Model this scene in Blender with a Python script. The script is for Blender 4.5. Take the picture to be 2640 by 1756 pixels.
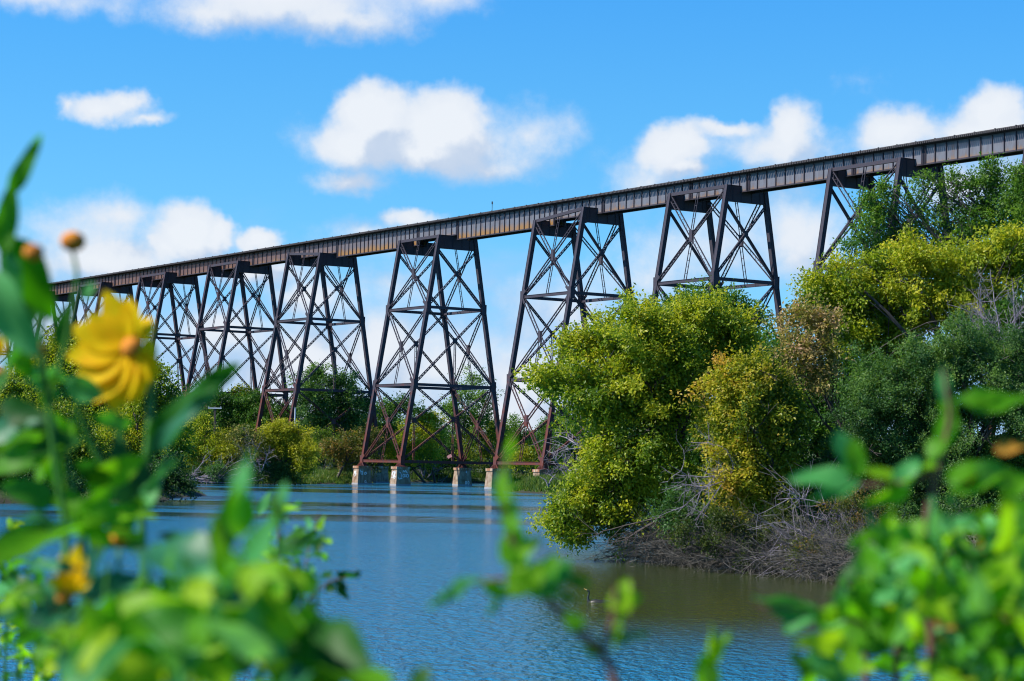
import bpy, math, random
import numpy as np
from mathutils import Matrix, Vector
R = math.radians
sc = bpy.context.scene
for o in list(bpy.data.objects): bpy.data.objects.remove(o)
C = bpy.context.collection
# ------------------------------------------------------------------ camera
FPX, PITCH, ROLL, CAMH = 5573.3, .05878, .01908, 3.5      # focal length in photograph pixels (2640 wide), tilt, roll, height over the water
cam = bpy.data.cameras.new('camera'); camo = bpy.data.objects.new('camera', cam); C.objects.link(camo)
cam.sensor_width = 36; cam.lens = 36 * FPX / 2640; cam.clip_start = .05; cam.clip_end = 9000
CM = Matrix.Translation((0, 0, CAMH)) @ Matrix.Rotation(math.pi / 2 + PITCH, 4, 'X') @ Matrix.Rotation(ROLL, 4, 'Z')
camo.matrix_world = CM
cam.dof.use_dof = True; cam.dof.focus_distance = 170; cam.dof.aperture_fstop = 9.5
sc.camera = camo
def at(x, y, Y):
    """point of the world at distance Y ahead, seen at x, y of a 2358 x 1568 print of the photograph"""
    k = 2640 / 2358
    v = CM.to_3x3() @ Vector((x * k - 1320, 878 - y * k, -FPX))
    return Vector((0, 0, CAMH)) + v * (Y / v.y)
PXM = lambda Y: FPX / 1.1196 / Y                          # print pixels per metre at distance Y
# ------------------------------------------------------------------ sun, sky, exposure
SUN_AZ, SUN_EL = R(-108), R(44)                           # azimuth from +Y towards +X
sdir = Vector((math.sin(SUN_AZ) * math.cos(SUN_EL), math.cos(SUN_AZ) * math.cos(SUN_EL), math.sin(SUN_EL)))
sun = bpy.data.lights.new('sun', 'SUN'); sun.energy = 5; sun.angle = R(.5); sun.color = (1, .94, .84)
suno = bpy.data.objects.new('sun', sun); C.objects.link(suno)
suno.rotation_euler = sdir.to_track_quat('Z', 'Y').to_euler()
sc.view_settings.view_transform = 'Standard'; sc.view_settings.look = 'None'
sc.view_settings.exposure = 0.45; sc.view_settings.gamma = 1
sc.cycles.use_denoising = True; sc.cycles.pixel_filter_type = 'BLACKMAN_HARRIS'; sc.cycles.filter_width = 1.1; sc.cycles.max_bounces = 6; sc.cycles.transparent_max_bounces = 8
sc.cycles.caustics_reflective = False; sc.cycles.caustics_refractive = False
wld = bpy.data.worlds.new('World'); sc.world = wld; wld.use_nodes = True
class NT:
    """small helper to wire shader nodes"""
    def __init__(s, tree): s.t = tree; s.n = tree.nodes; s.l = tree.links
    def node(s, ty, ins=None, **kw):
        n = s.n.new(ty)
        for k, v in kw.items(): setattr(n, k, v)
        for k, v in (ins or {}).items(): s.put(n.inputs[k], v)
        return n
    def put(s, sock, v):
        if isinstance(v, bpy.types.NodeSocket): s.l.new(v, sock)
        elif isinstance(v, bpy.types.Node): s.l.new(v.outputs[0], sock)
        else:
            if sock.type == 'RGBA' and len(v) == 3: v = (*v, 1)
            sock.default_value = v
    def math(s, op, a, b=0., c=None):
        i = {0: a, 1: b}
        if c is not None: i[2] = c
        return s.node('ShaderNodeMath', i, operation=op).outputs[0]
    def vm(s, op, a, b=(0, 0, 0)): return s.node('ShaderNodeVectorMath', {0: a, 1: b}, operation=op)
    def mix(s, f, a, b, bt='MIX'):
        n = s.node('ShaderNodeMix', data_type='RGBA', blend_type=bt)
        s.put(n.inputs[0], f); s.put(n.inputs[6], a); s.put(n.inputs[7], b)
        return n.outputs[2]
    def ramp(s, f, *st):
        n = s.node('ShaderNodeValToRGB', {0: f}); e = n.color_ramp.elements
        while len(e) < len(st): e.new(.5)
        for q, (p, c) in zip(e, st): q.position = p; q.color = (*c, 1) if len(c) == 3 else c
        return n.outputs[0]
    def sm(s, v, a, b):
        n = s.node('ShaderNodeMapRange', {0: v, 1: a, 2: b, 3: 0., 4: 1.}, interpolation_type='SMOOTHSTEP')
        return n.outputs[0]
    def noise(s, vec, scale, det=3, rough=.55, w=None):
        return s.node('ShaderNodeTexNoise', {'Vector': vec, 'Scale': scale, 'Detail': det, 'Roughness': rough})
# cloud banks: (x, y, half width, half height, amount), where they stand in the sky over the valley
CLOUDS = [
 (650, -5, 320, 76, .95), (780, 40, 200, 52, .8), (470, 30, 150, 50, .75), (80, -10, 330, 44, .6), (1000, -10, 180, 45, .55),
 (250, 242, 100, 38, 1.0), (300, 228, 50, 36, 1.), (350, 275, 60, 20, .7), (165, 225, 40, 25, .7),
 (865, 258, 90, 82, 1.6), (1020, 285, 120, 85, 1.6), (830, 325, 110, 60, 1.3), (980, 345, 190, 48, 1.2),
 (1220, 320, 150, 75, .55), (1110, 375, 170, 45, .65), (690, 310, 60, 60, .32), (800, 415, 110, 38, .85), (1310, 290, 55, 45, .35),
 (1560, 340, 80, 58, 1.4), (1660, 292, 80, 24, 1.0), (1590, 385, 40, 25, 1.), (1810, 285, 70, 72, 1.25), (1780, 340, 190, 60, .8),
 (2070, 305, 95, 55, 1.2), (2290, 262, 70, 58, 1.3), (2260, 310, 140, 55, 1.2), (1990, 190, 90, 40, .2), (1500, 410, 140, 60, .6),
 (430, 530, 90, 66, 1.5), (505, 530, 40, 50, 1.4), (370, 560, 60, 50, 1.1), (280, 500, 110, 55, .7), (170, 540, 180, 90, .65), (250, 600, 240, 60, .95), (600, 548, 55, 34, 1.4), (600, 620, 150, 50, .9), (960, 500, 80, 24, .95), (860, 545, 150, 45, .6),
 (900, 660, 140, 80, .5), (870, 800, 90, 90, .95), (720, 690, 130, 60, .7), (1010, 850, 200, 110, .8), (690, 830, 160, 90, .95), (520, 760, 160, 80, .75),
 (1300, 700, 170, 100, .5), (1220, 880, 170, 120, .8), (1150, 970, 260, 100, .9), (1650, 560, 220, 110, .6), (1850, 560, 130, 150, .8), (1480, 640, 130, 80, .6), (2240, 420, 220, 80, .7), (620, 940, 300, 90, .7), (150, 760, 250, 90, .5),
]
def angles(x, y):
    d = (at(x, y, 100) - Vector((0, 0, CAMH))).normalized()
    return math.atan2(d.x, d.y), math.asin(d.z)
g = bpy.data.node_groups.new('cloud_density', 'ShaderNodeTree')
g.interface.new_socket('uv', in_out='INPUT', socket_type='NodeSocketVector')
g.interface.new_socket('density', in_out='OUTPUT', socket_type='NodeSocketFloat')
q = NT(g); gi = q.node('NodeGroupInput'); go = q.node('NodeGroupOutput')
n1 = q.noise(gi.outputs[0], 22, 4, .6); n2 = q.noise(gi.outputs[0], 85, 3, .6)
wv = q.vm('ADD', gi.outputs[0], q.vm('MULTIPLY', q.vm('SUBTRACT', n1.outputs['Color'], (.5, .5, .5)), (.030, .016, 0)))
wv = q.vm('ADD', wv, q.vm('MULTIPLY', q.vm('SUBTRACT', n2.outputs['Color'], (.5, .5, .5)), (.008, .008, 0)))
acc = None
for x, y, rx, ry, am in CLOUDS:
    u, v = angles(x, y); k = 1 / (FPX / 1.1196); sx_, sy_ = 1 / (rx * k * 1.3), 1 / (ry * k * 1.35)
    d = q.node('ShaderNodeVectorMath', {0: wv, 1: (sx_, sy_, 0), 2: (-u * sx_, -v * sy_, 0)}, operation='MULTIPLY_ADD')
    d = q.vm('LENGTH', d)
    e = q.node('ShaderNodeMath', {0: d.outputs['Value'], 1: -am, 2: am}, operation='MULTIPLY_ADD').outputs[0]
    acc = e if acc is None else q.node('ShaderNodeMath', {0: acc, 1: e, 2: .45}, operation='SMOOTH_MAX').outputs[0]
nn_ = q.noise(gi.outputs[0], 45, 6, .62)
den = q.math('ADD', acc, q.math('MULTIPLY', q.math('SUBTRACT', nn_.outputs[0], .5), .62))
q.put(go.inputs[0], den)
q = NT(wld.node_tree); bg = q.n['Background']
gen = q.node('ShaderNodeTexCoord').outputs['Generated']
xyz = q.node('ShaderNodeSeparateXYZ', {0: gen})
az = q.math('ARCTAN2', xyz.outputs[0], xyz.outputs[1]); el = q.math('ARCSINE', xyz.outputs[2])
uv = q.node('ShaderNodeCombineXYZ', {0: az, 1: el, 2: 0.}).outputs[0]
sky = q.node('ShaderNodeTexSky', sky_type='NISHITA', sun_disc=False, sun_elevation=SUN_EL, sun_rotation=SUN_AZ, altitude=400, air_density=1., dust_density=.15, ozone_density=3.)
lift = q.node('ShaderNodeCombineXYZ', {0: xyz.outputs[0], 1: xyz.outputs[1], 2: q.math('ADD', q.math('ABSOLUTE', xyz.outputs[2]), .16)}).outputs[0]
q.put(sky.inputs[0], q.vm('NORMALIZE', lift))
skyc = q.node('ShaderNodeHueSaturation', {'Hue': .5, 'Saturation': 1.32, 'Value': 1., 'Color': sky.outputs[0]}).outputs[0]
skyc = q.mix(1., skyc, q.mix(q.sm(el, .08, .36), (1.30, 1.36, 1.10), (.55, 1.16, 1.36)), 'MULTIPLY')
skyc = q.mix(1., skyc, q.mix(q.sm(el, .35, .8), (1, 1, 1), (.2, .26, .34)), 'MULTIPLY')
g1 = q.node('ShaderNodeGroup', node_tree=g); q.put(g1.inputs[0], uv)
g2 = q.node('ShaderNodeGroup', node_tree=g); q.put(g2.inputs[0], q.vm('ADD', uv, (-.007, .017, 0)))
cov = q.sm(g1.outputs[0], .07, .72)
lit = q.sm(q.math('SUBTRACT', g1.outputs[0], g2.outputs[0]), -.35, .3)
bulk = q.sm(g1.outputs[0], .5, 1.3)
lit = q.math('MINIMUM', q.math('ADD', q.math('MULTIPLY', lit, .8), q.math('MULTIPLY', bulk, .3)), 1.)
lit = q.math('ADD', q.math('MULTIPLY', lit, .72), .2)
SKYK = 4.75
cc = q.mix(lit, (.48 * SKYK, .61 * SKYK, .82 * SKYK), (.93 * SKYK, .96 * SKYK, 1.0 * SKYK))
veil = q.math('MULTIPLY', q.noise(q.vm('MULTIPLY', uv, (1, 2.2, 1)), 9, 6, .6).outputs[0], q.sm(el, .19, .03))
skyc = q.mix(q.math('MULTIPLY', q.sm(veil, .22, .6), .85), skyc, (.47 * SKYK, .64 * SKYK, .9 * SKYK))
fin = q.mix(q.math('MULTIPLY', cov, .96), skyc, cc)
q.put(bg.inputs[0], fin); bg.inputs[1].default_value = .15
wld.cycles.sampling_method = 'MANUAL'; wld.cycles.sample_map_resolution = 256
# ------------------------------------------------------------------ helpers
def tag(o, label=None, cat=None, group=None, kind=None):
    if label: o['label'] = label
    if cat: o['category'] = cat
    if group: o['group'] = group
    if kind: o['kind'] = kind
    return o
def empty(name, loc=(0, 0, 0), parent=None):
    o = bpy.data.objects.new(name, None); C.objects.link(o); o.location = loc
    o.empty_display_size = .1
    if parent: o.parent = parent
    return o
def mesh_np(name, V, F, mat, parent=None, smooth=False, tint=None, loc=None):
    """V (n,3), F (m,k) arrays, every face with k corners"""
    V = np.asarray(V, 'f4').reshape(-1, 3); F = np.asarray(F, 'i4')
    me = bpy.data.meshes.new(name); k = F.shape[1]
    me.vertices.add(len(V)); me.vertices.foreach_set('co', V.ravel())
    me.loops.add(F.size); me.loops.foreach_set('vertex_index', F.ravel())
    me.polygons.add(len(F)); me.polygons.foreach_set('loop_start', np.arange(0, F.size, k, dtype='i4'))
    me.polygons.foreach_set('loop_total', np.full(len(F), k, 'i4'))
    me.polygons.foreach_set('use_smooth', np.full(len(F), bool(smooth)))
    me.update(calc_edges=True)
    if tint is not None:
        a = me.attributes.new('tint', 'FLOAT', 'FACE'); a.data.foreach_set('value', np.asarray(tint, 'f4'))
    if mat: me.materials.append(mat)
    o = bpy.data.objects.new(name, me); C.objects.link(o)
    if parent: o.parent = parent
    if loc is not None: o.location = loc
    return o
class MB:
    """collects boxes, bars and plates for one mesh"""
    Q = np.array([(0, 1, 3, 2), (4, 6, 7, 5), (0, 4, 5, 1), (2, 3, 7, 6), (0, 2, 6, 4), (1, 5, 7, 3)])
    def __init__(s): s.v = []; s.f = []; s.n = 0
    def hexa(s, pts):
        s.v.append(np.array(pts, float)); s.f.append(MB.Q + s.n); s.n += 8; return s
    def box(s, c, d):
        c = np.array(c, float); d = np.array(d, float) / 2
        return s.hexa([c + d * (i, j, k) for i in (-1, 1) for j in (-1, 1) for k in (-1, 1)])
    def beam(s, p, q, w, h, up=(0, 0, 1), w2=None, h2=None):
        p = np.array(p, float); q = np.array(q, float); d = q - p; d /= np.linalg.norm(d)
        a = np.cross(d, up); a /= np.linalg.norm(a) + 1e-9; b = np.cross(a, d)
        w2 = w2 or w; h2 = h2 or h
        return s.hexa([p + a * i * w / 2 + b * j * h / 2 if k < 0 else q + a * i * w2 / 2 + b * j * h2 / 2 for k in (-1, 1) for i in (-1, 1) for j in (-1, 1)])
    def build(s, name, mat, parent=None):
        return mesh_np(name, np.concatenate(s.v), np.concatenate(s.f), mat, parent)
def tubes(paths, sides=4):
    """paths: list of (points (n,3), radii (n,)) -> V, F"""
    V = []; F = []; n = 0
    ang = np.arange(sides) * 2 * np.pi / sides
    for P, r in paths:
        P = np.asarray(P, float); r = np.asarray(r, float); m = len(P)
        T = np.gradient(P, axis=0); T /= np.linalg.norm(T, axis=1)[:, None] + 1e-9
        ref = np.where(np.abs(T[:, 2:3]) > .9, np.array([[1., 0, 0]]), np.array([[0, 0, 1.]]))
        A = np.cross(T, ref); A /= np.linalg.norm(A, axis=1)[:, None] + 1e-9; B = np.cross(T, A)
        ring = P[:, None] + r[:, None, None] * (A[:, None] * np.cos(ang)[None, :, None] + B[:, None] * np.sin(ang)[None, :, None])
        V.append(ring.reshape(-1, 3))
        i = np.arange(m - 1)[:, None] * sides; j = np.arange(sides)[None]; j2 = (j + 1) % sides
        F.append(np.stack([i + j, i + j2, i + sides + j2, i + sides + j], -1).reshape(-1, 4) + n); n += m * sides
    return np.concatenate(V), np.concatenate(F)
def mat(name):
    m = bpy.data.materials.new(name); m.use_nodes = True
    q = NT(m.node_tree); return m, q, q.n['Principled BSDF']
# ------------------------------------------------------------------ materials
def steel_mat(name, paint, rust, amount, zlow):
    m, q, b = mat(name)
    pos = q.node('ShaderNodeNewGeometry').outputs['Position']; sp = q.node('ShaderNodeSeparateXYZ', {0: pos})
    n = q.noise(pos, .9, 6, .65).outputs[0]; n2 = q.noise(pos, 6, 4, .6).outputs[0]
    low = q.sm(sp.outputs[2], zlow, 4.); far = q.sm(sp.outputs[0], -20., -75.)
    k = q.math('ADD', q.math('ADD', q.math('MULTIPLY', low, .62), q.math('MULTIPLY', far, .28)), q.math('MULTIPLY', q.math('SUBTRACT', n, .5), 1.3))
    k = q.sm(q.math('ADD', k, amount), .2, .75)
    c = q.mix(k, paint, rust); c = q.mix(q.math('MULTIPLY', q.sm(n2, .5, .8), .35), c, tuple(x * 1.6 for x in rust))
    q.put(b.inputs['Base Color'], c); b.inputs['Roughness'].default_value = .55
    q.put(b.inputs['Roughness'], q.math('ADD', q.math('MULTIPLY', k, .3), .5)); b.inputs['Metallic'].default_value = 0
    b.inputs['Specular IOR Level'].default_value = .12
    return m
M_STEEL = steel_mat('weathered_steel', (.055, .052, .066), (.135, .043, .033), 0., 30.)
# girder web: grey paint, ochre rust streaks along its lower edge
m, q, b = mat('girder_web'); M_WEB = m
tc = q.node('ShaderNodeTexCoord').outputs['Object']; sp = q.node('ShaderNodeSeparateXYZ', {0: tc})
gx = q.node('ShaderNodeNewGeometry').outputs['Position']; gsp = q.node('ShaderNodeSeparateXYZ', {0: gx})
n = q.noise(q.vm('MULTIPLY', tc, (1, 1, .25)), 1.1, 6, .7).outputs[0]; n2 = q.noise(tc, .45, 3, .5).outputs[0]
low = q.sm(q.math('ADD', sp.outputs[2], q.math('MULTIPLY', q.math('SUBTRACT', n, .5), -2.2)), 45.75, 44.5)
far = q.sm(gsp.outputs[0], -12., -60.)
c = q.mix(q.sm(n, .35, .75), (.15, .16, .19), (.105, .10, .12))
c = q.mix(far, c, (.125, .072, .062))
c = q.mix(q.math('MULTIPLY', low, q.sm(n2, .2, .5)), c, (.27, .145, .05))
c = q.mix(q.math('MULTIPLY', q.sm(n, .58, .7), .5), c, (.25, .14, .07))
q.put(b.inputs['Base Color'], c); b.inputs['Roughness'].default_value = .55; b.inputs['Specular IOR Level'].default_value = .3
# sleepers
m, q, b = mat('tarred_timber'); M_TIE = m
n = q.noise(q.node('ShaderNodeNewGeometry').outputs['Position'], 3, 5).outputs[0]
q.put(b.inputs['Base Color'], q.ramp(n, (.3, (.028, .025, .03)), (.7, (.085, .075, .075)))); b.inputs['Roughness'].default_value = .8
# concrete
m, q, b = mat('stained_concrete'); M_CONC = m
tc = q.node('ShaderNodeTexCoord').outputs['Object']; sp = q.node('ShaderNodeSeparateXYZ', {0: tc})
n = q.noise(tc, 1.3, 7, .65).outputs[0]; st = q.noise(q.vm('MULTIPLY', tc, (1, 1, .12)), 2.6, 5, .6).outputs[0]
c = q.ramp(n, (.3, (.19, .115, .068)), (.7, (.46, .36, .26)))
c = q.mix(q.math('MULTIPLY', q.sm(st, .45, .7), .75), c, (.17, .07, .035))
c = q.mix(q.sm(sp.outputs[2], .32, .18), c, (.30, .30, .32))
q.put(b.inputs['Base Color'], c); b.inputs['Roughness'].default_value = .9
bp = q.node('ShaderNodeBump', {'Height': n, 'Strength': .5, 'Distance': .05}); q.put(b.inputs['Normal'], bp)
m, q, b = mat('rusty_concrete'); M_CAP = m
tc = q.node('ShaderNodeTexCoord').outputs['Object']
st = q.noise(q.vm('MULTIPLY', tc, (1, 1, .3)), 2.2, 5, .6).outputs[0]
q.put(b.inputs['Base Color'], q.ramp(st, (.35, (.5, .42, .32)), (.5, (.34, .15, .07)), (.7, (.17, .08, .05)))); b.inputs['Roughness'].default_value = .9
m, q, b = mat('graffiti_paint'); M_GRAF = m
n = q.noise(q.node('ShaderNodeTexCoord').outputs['Object'], 5, 3).outputs[0]
q.put(b.inputs['Base Color'], q.ramp(n, (.3, (.62, .70, .78)), (.6, (.85, .85, .85)))); b.inputs['Roughness'].default_value = .6
# ------------------------------------------------------------------ viaduct
TH, BX, BY = .58234, 6.7426, 361.987
W0, BAT, ZT, Z1, Z2, Z3 = 3.53, .1709, 45.9, 31.87, 17.96, 4.25
WT, LONG, SHORT = 13.71, 44.575, 36.6
bridge = empty('railway_viaduct', (BX, BY, 0)); bridge.rotation_euler.z = TH - math.pi / 2
tag(bridge, 'long dark steel railway viaduct striding over the river on tall cross-braced towers', 'bridge')
def bpt(x, y, z):
    """bridge frame (x towards the right bank, y away) -> world"""
    a = TH - math.pi / 2
    return Vector((BX + x * math.cos(a) - y * math.sin(a), BY + x * math.sin(a) + y * math.cos(a), z))
# near edge of each tower along the line, and whether its left / right leg tops carry a deep span
TOWERS = [(-2 * LONG - 5 * SHORT, 0, 0), (-2 * LONG - 4 * SHORT, 0, 0), (-2 * LONG - 3 * SHORT, 0, 0), (-2 * LONG - 2 * SHORT, 0, 0), (-2 * LONG - SHORT, 0, 0), (-2 * LONG, 0, 1), (-LONG, 1, 1), (0, 1, 0), (SHORT, 0, 0), (2 * SHORT, 0, 0), (3 * SHORT, 0, 0)]
def laced(mb, p, q, nrm, sep=.6, rail=.10, depth=.2, pitch=.66, bar=.05, batten=False, both=False):
    """two rails joined by zigzag lacing (or battens) in the plane whose normal is nrm"""
    p = np.array(p, float); q = np.array(q, float); d = q - p; Ln = np.linalg.norm(d); d /= Ln
    n = np.array(nrm, float); n -= d * (n @ d); n /= np.linalg.norm(n); a = np.cross(d, n)
    for s in (-1, 1): mb.beam(p + a * s * sep / 2, q + a * s * sep / 2, rail, depth, n)
    k = max(2, int(Ln / pitch)); side = 1
    for i in range(k):
        u, v = p + d * Ln * i / k, p + d * Ln * (i + 1) / k
        for off in ((-1, 1) if both else (1,)):
            o = n * off * (depth / 2 - .03)
            if batten: mb.beam(u + a * sep / 2 + o, u - a * sep / 2 + o, bar, .05, n)
            else: mb.beam(u + a * side * sep / 2 + o, v - a * side * sep / 2 + o, bar, .03, n)
        side = -side
wz = lambda z: W0 + BAT * (ZT - z)
for ti, (x0, dl, dr) in enumerate(TOWERS):
    tl = ZT - .98 * dl; tr = ZT - .98 * dr
    def P(leg, z):
        x = x0 + (WT if leg in 'BD' else 0); return np.array([x, (-1 if leg in 'AB' else 1) * wz(z), z])
    top = {'A': tl, 'C': tl, 'B': tr, 'D': tr}
    top_frame = MB(); kids = []
    for leg in 'ABCD':
        L = MB(); p, q_ = P(leg, top[leg]), P(leg, 3.75); sx = 1 if leg in 'BD' else -1; sy = -1 if leg in 'AB' else 1
        L.beam(p, q_, .6, .64, (0, 1, 0))
        for e in (-1, 1):
            for f in (-1, 1): L.beam(p + (e * .31, f * .3, 0), q_ + (e * .31, f * .3, 0), .08, .12, (0, 1, 0))
        k = 34; side = 1
        for i in range(k):
            a, b = p + (q_ - p) * i / k, p + (q_ - p) * (i + 1) / k
            for e in (-1, 1): L.beam(a + (e * .325, side * .26, 0), b + (e * .325, -side * .26, 0), .03, .08, (0, 1, 0))
            side = -side
        # shoe: ribs fanning out on the pier
        for e in np.linspace(-1, 1, 5):
            L.beam(q_ + (e * .22, 0, .15), q_ + (e * .7, 0, -.42), .07, 1.0, (0, 1, 0), .07, 1.5)
        L.box(q_ + (0, 0, -.42), (1.75, 1.75, .08))
        for z in (Z1, Z2, Z3):
            c = P(leg, z)
            L.beam(c + (0, sy * .35 - BAT * sy * 1.1 * 0, 1.0), c + (0, sy * .35 + BAT * sy * 2.0 * 0, -1.0), .95, .05, (0, 1, 0))
            L.beam(c + (-sx * .3, sy * .36, .55), c + (-sx * .95, sy * .36, 1.1), .5, .04, (0, 1, 0), .5)
            L.beam(c + (-sx * .3, sy * .36, -.4), c + (-sx * .85, sy * .36, -1.1), .5, .04, (0, 1, 0))
            L.box(c + (sx * .345, -sy * .1, 0), (.05, .9, 1.7))
        kids.append(L.build('leg', M_STEEL))
    lev = [None, Z1, Z2, Z3]
    # faces along the line: laced crosses, struts, batten hangers
    for ab in ('AB', 'CD'):
        nrm = (0, -1 if ab == 'AB' else 1, BAT); ny = nrm[1]
        for i in range(3):
            zt_ = (top[ab[0]] - .5, top[ab[1]] - .5) if i == 0 else (lev[i] - .1,) * 2; zb = lev[i + 1] + .15
            a, b = P(ab[0], zt_[0]), P(ab[1], zt_[1]); c, d = P(ab[0], zb), P(ab[1], zb)
            m_ = MB(); laced(m_, a, d, nrm); laced(m_, b, c, nrm)
            x = (a + b + c + d) / 4; m_.beam(x + (0, ny * .05 , .85), x + (0, ny * .05, -.85), .75, .34, (0, 1, 0))
            m_.beam(x + (0, ny * .05 , .95), x + (0, ny * .05, -.95), 1.0, .1, (0, 1, 0))
            kids.append(m_.build('cross_brace', M_STEEL))
            h = MB(); mid = (c + d) / 2; laced(h, x + (0, 0, -.7), mid, nrm, .56, .07, .12, .92, .07, True)
            if i == 0: laced(h, (a + b) / 2, x + (0, 0, .7), nrm, .5, .07, .12, .92, .07, True)
            kids.append(h.build('hanger', M_STEEL))
            s_ = MB(); c, d = P(ab[0], lev[i + 1]), P(ab[1], lev[i + 1]); s_.beam(c, d, .36, .5); s_.beam(c + (0, ny * .2, .22), d + (0, ny * .2, .22), .1, .06); s_.beam(c + (0, ny * .2, -.22), d + (0, ny * .2, -.22), .1, .06)
            kids.append(s_.build('strut', M_STEEL))
        top_frame.beam(P(ab[0], top[ab[0]] - .2), P(ab[1], top[ab[1]] - .2), .4, .5)
    # faces across the line
    for ac in ('AC', 'BD'):
        sx = -1 if ac == 'AC' else 1; nrm = (1., 0, 0)
        for i in range(3):
            zt_ = top[ac[0]] - 2.5 if i == 0 else lev[i] - .1; zb = lev[i + 1] + .15
            a, b, c, d = P(ac[0], zt_), P(ac[1], zt_), P(ac[0], zb), P(ac[1], zb)
            m_ = MB(); laced(m_, a, d, nrm, .28, .1, .3, .7, .12, True, True); laced(m_, b, c, nrm, .28, .1, .3, .7, .12, True, True)
            t = wz(zt_) / (wz(zt_) + wz(zb)); x = a + (d - a) * t
            m_.box(x, (.36, .75, .95)); kids.append(m_.build('cross_brace', M_STEEL))
            if i: h = MB(); laced(h, x + (0, 0, -.4), (c + d) / 2, nrm, .34, .07, .2, .95, .07, True); kids.append(h.build('hanger', M_STEEL))
            s_ = MB(); c, d = P(ac[0], lev[i + 1]), P(ac[1], lev[i + 1]); s_.beam(c, d, .36, .5); kids.append(s_.build('strut', M_STEEL))
        G = top_frame; tz = top[ac[0]]; a = P(ac[0], tz); b = P(ac[1], tz); xx = a[0]
        G.hexa([(xx + e * .16, (-1 if j < 0 else 1) * (wz(tz) + (.1 if k_ > 0 else .45)), tz - (.05 if k_ > 0 else 2.35)) for e in (-1, 1) for j in (-1, 1) for k_ in (-1, 1)])
        G.box((xx, 0, tz), (.62, 2 * wz(tz), .07)); G.box((xx, 0, tz - 2.38), (.62, 2 * wz(tz) + .3, .07))
        for yy in (-2.6, -1, 1, 2.6): G.box((xx, yy, tz - 1.2), (.5, .08, 2.2))
    tw = top_frame.build('tower', M_STEEL, bridge)
    for k_ in kids: k_.parent = tw
# piers
def pier(x, y, scr=None):
    b = MB(); zt = 2.88
    b.hexa([(x + i * (.9 + (.32 if k < 0 else 0)), y + j * (1.25 + (.42 if k < 0 else 0)), -1.6 if k < 0 else zt) for i in (-1, 1) for j in (-1, 1) for k in (-1, 1)])
    o = b.build('pier', M_CONC, bridge)
    c = MB(); c.hexa([(x + i * 1.02, y + j * 1.38, zt + (0 if k < 0 else .44)) for i in (-1, 1) for j in (-1, 1) for k in (-1, 1)])
    c.build('pier_cap', M_CAP, o)
    return o
def scrawl(parent, face, x, y, strokes):
    """spray-paint strokes on a sloping pier face; face 'f' looks along +x (towards the camera bank), 'l' along -y"""
    m_ = MB()
    for st in strokes:
        for (a, b), (c, d) in zip(st[:-1], st[1:]):
            if (a - c) ** 2 + (b - d) ** 2 < 1e-6: continue
            def pt(u, v):
                o = .015 + (2.88 - v) / 4.48 * (.32 if face == 'f' else .42)
                return (x + .9 + o, y + u, v) if face == 'f' else (x + u, y - 1.25 - o, v)
            m_.beam(pt(a, b), pt(c, d), .11, .02, (1, 0, 0) if face == 'f' else (0, 1, 0))
    m_.build('graffiti', M_GRAF, parent)
def arc(cx, cz, rx, rz, a0=0, a1=360, n=10): return [(cx + rx * math.cos(R(a0 + (a1 - a0) * i / n)), cz + rz * math.sin(R(a0 + (a1 - a0) * i / n))) for i in range(n + 1)]
for ti, (x0, dl, dr) in enumerate(TOWERS):
    for leg in 'ABCD':
        x = x0 + (WT if leg in 'BD' else 0); y = (-1 if leg in 'AB' else 1) * wz(3.7)
        o = pier(x, y)
        if x0 == -LONG and leg == 'B':
            scrawl(o, 'f', x, y, [arc(-.75, 1.75, .35, .62, 100, -160), [(-.9, 1.1), (-.2, 1.3)], arc(.1, 1.75, .2, .28), arc(.5, 1.72, .17, .2), arc(.85, 1.75, .2, .28), [(-.1, 2.3), (.1, 2.7), (.3, 2.35), (.5, 2.7), (.7, 2.3), (.9, 2.2)]])
            scrawl(o, 'l', x, y, [[(-.7, 1.9), (-.4, 2.5), (-.35, 1.7)], arc(-.1, 2.1, .22, .35), [(.2, 2.6), (.3, 1.7), (.6, 2.5)], [(-.7, 1.4), (.5, 1.6)], arc(.3, 1.5, .3, .25)])
        if x0 == -LONG and leg == 'A':
            scrawl(o, 'f', x, y, [[(-.9, 2.6), (-.8, 2.1)], arc(-.65, 2.05, .16, .26), [(-.5, 2.4), (-.5, 1.7)], arc(.1, 1.95, .2, .2), [(.2, 2.3), (.4, 1.9)], arc(.1, .5, .15, .2), [(.3, .3), (.5, .25)]])
            scrawl(o, 'l', x, y, [[(-.6, 1.6), (-.5, 2.4), (-.2, 1.8), (0, 2.5), (.1, 1.6)], [(-.3, 1.4), (.3, 1.9)]])
        if x0 == -LONG and leg == 'C':
            scrawl(o, 'f', x, y, [arc(.15, .55, .15, .3), arc(.7, .55, .15, .3), arc(.3, 2.55, .1, .2)])
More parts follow.
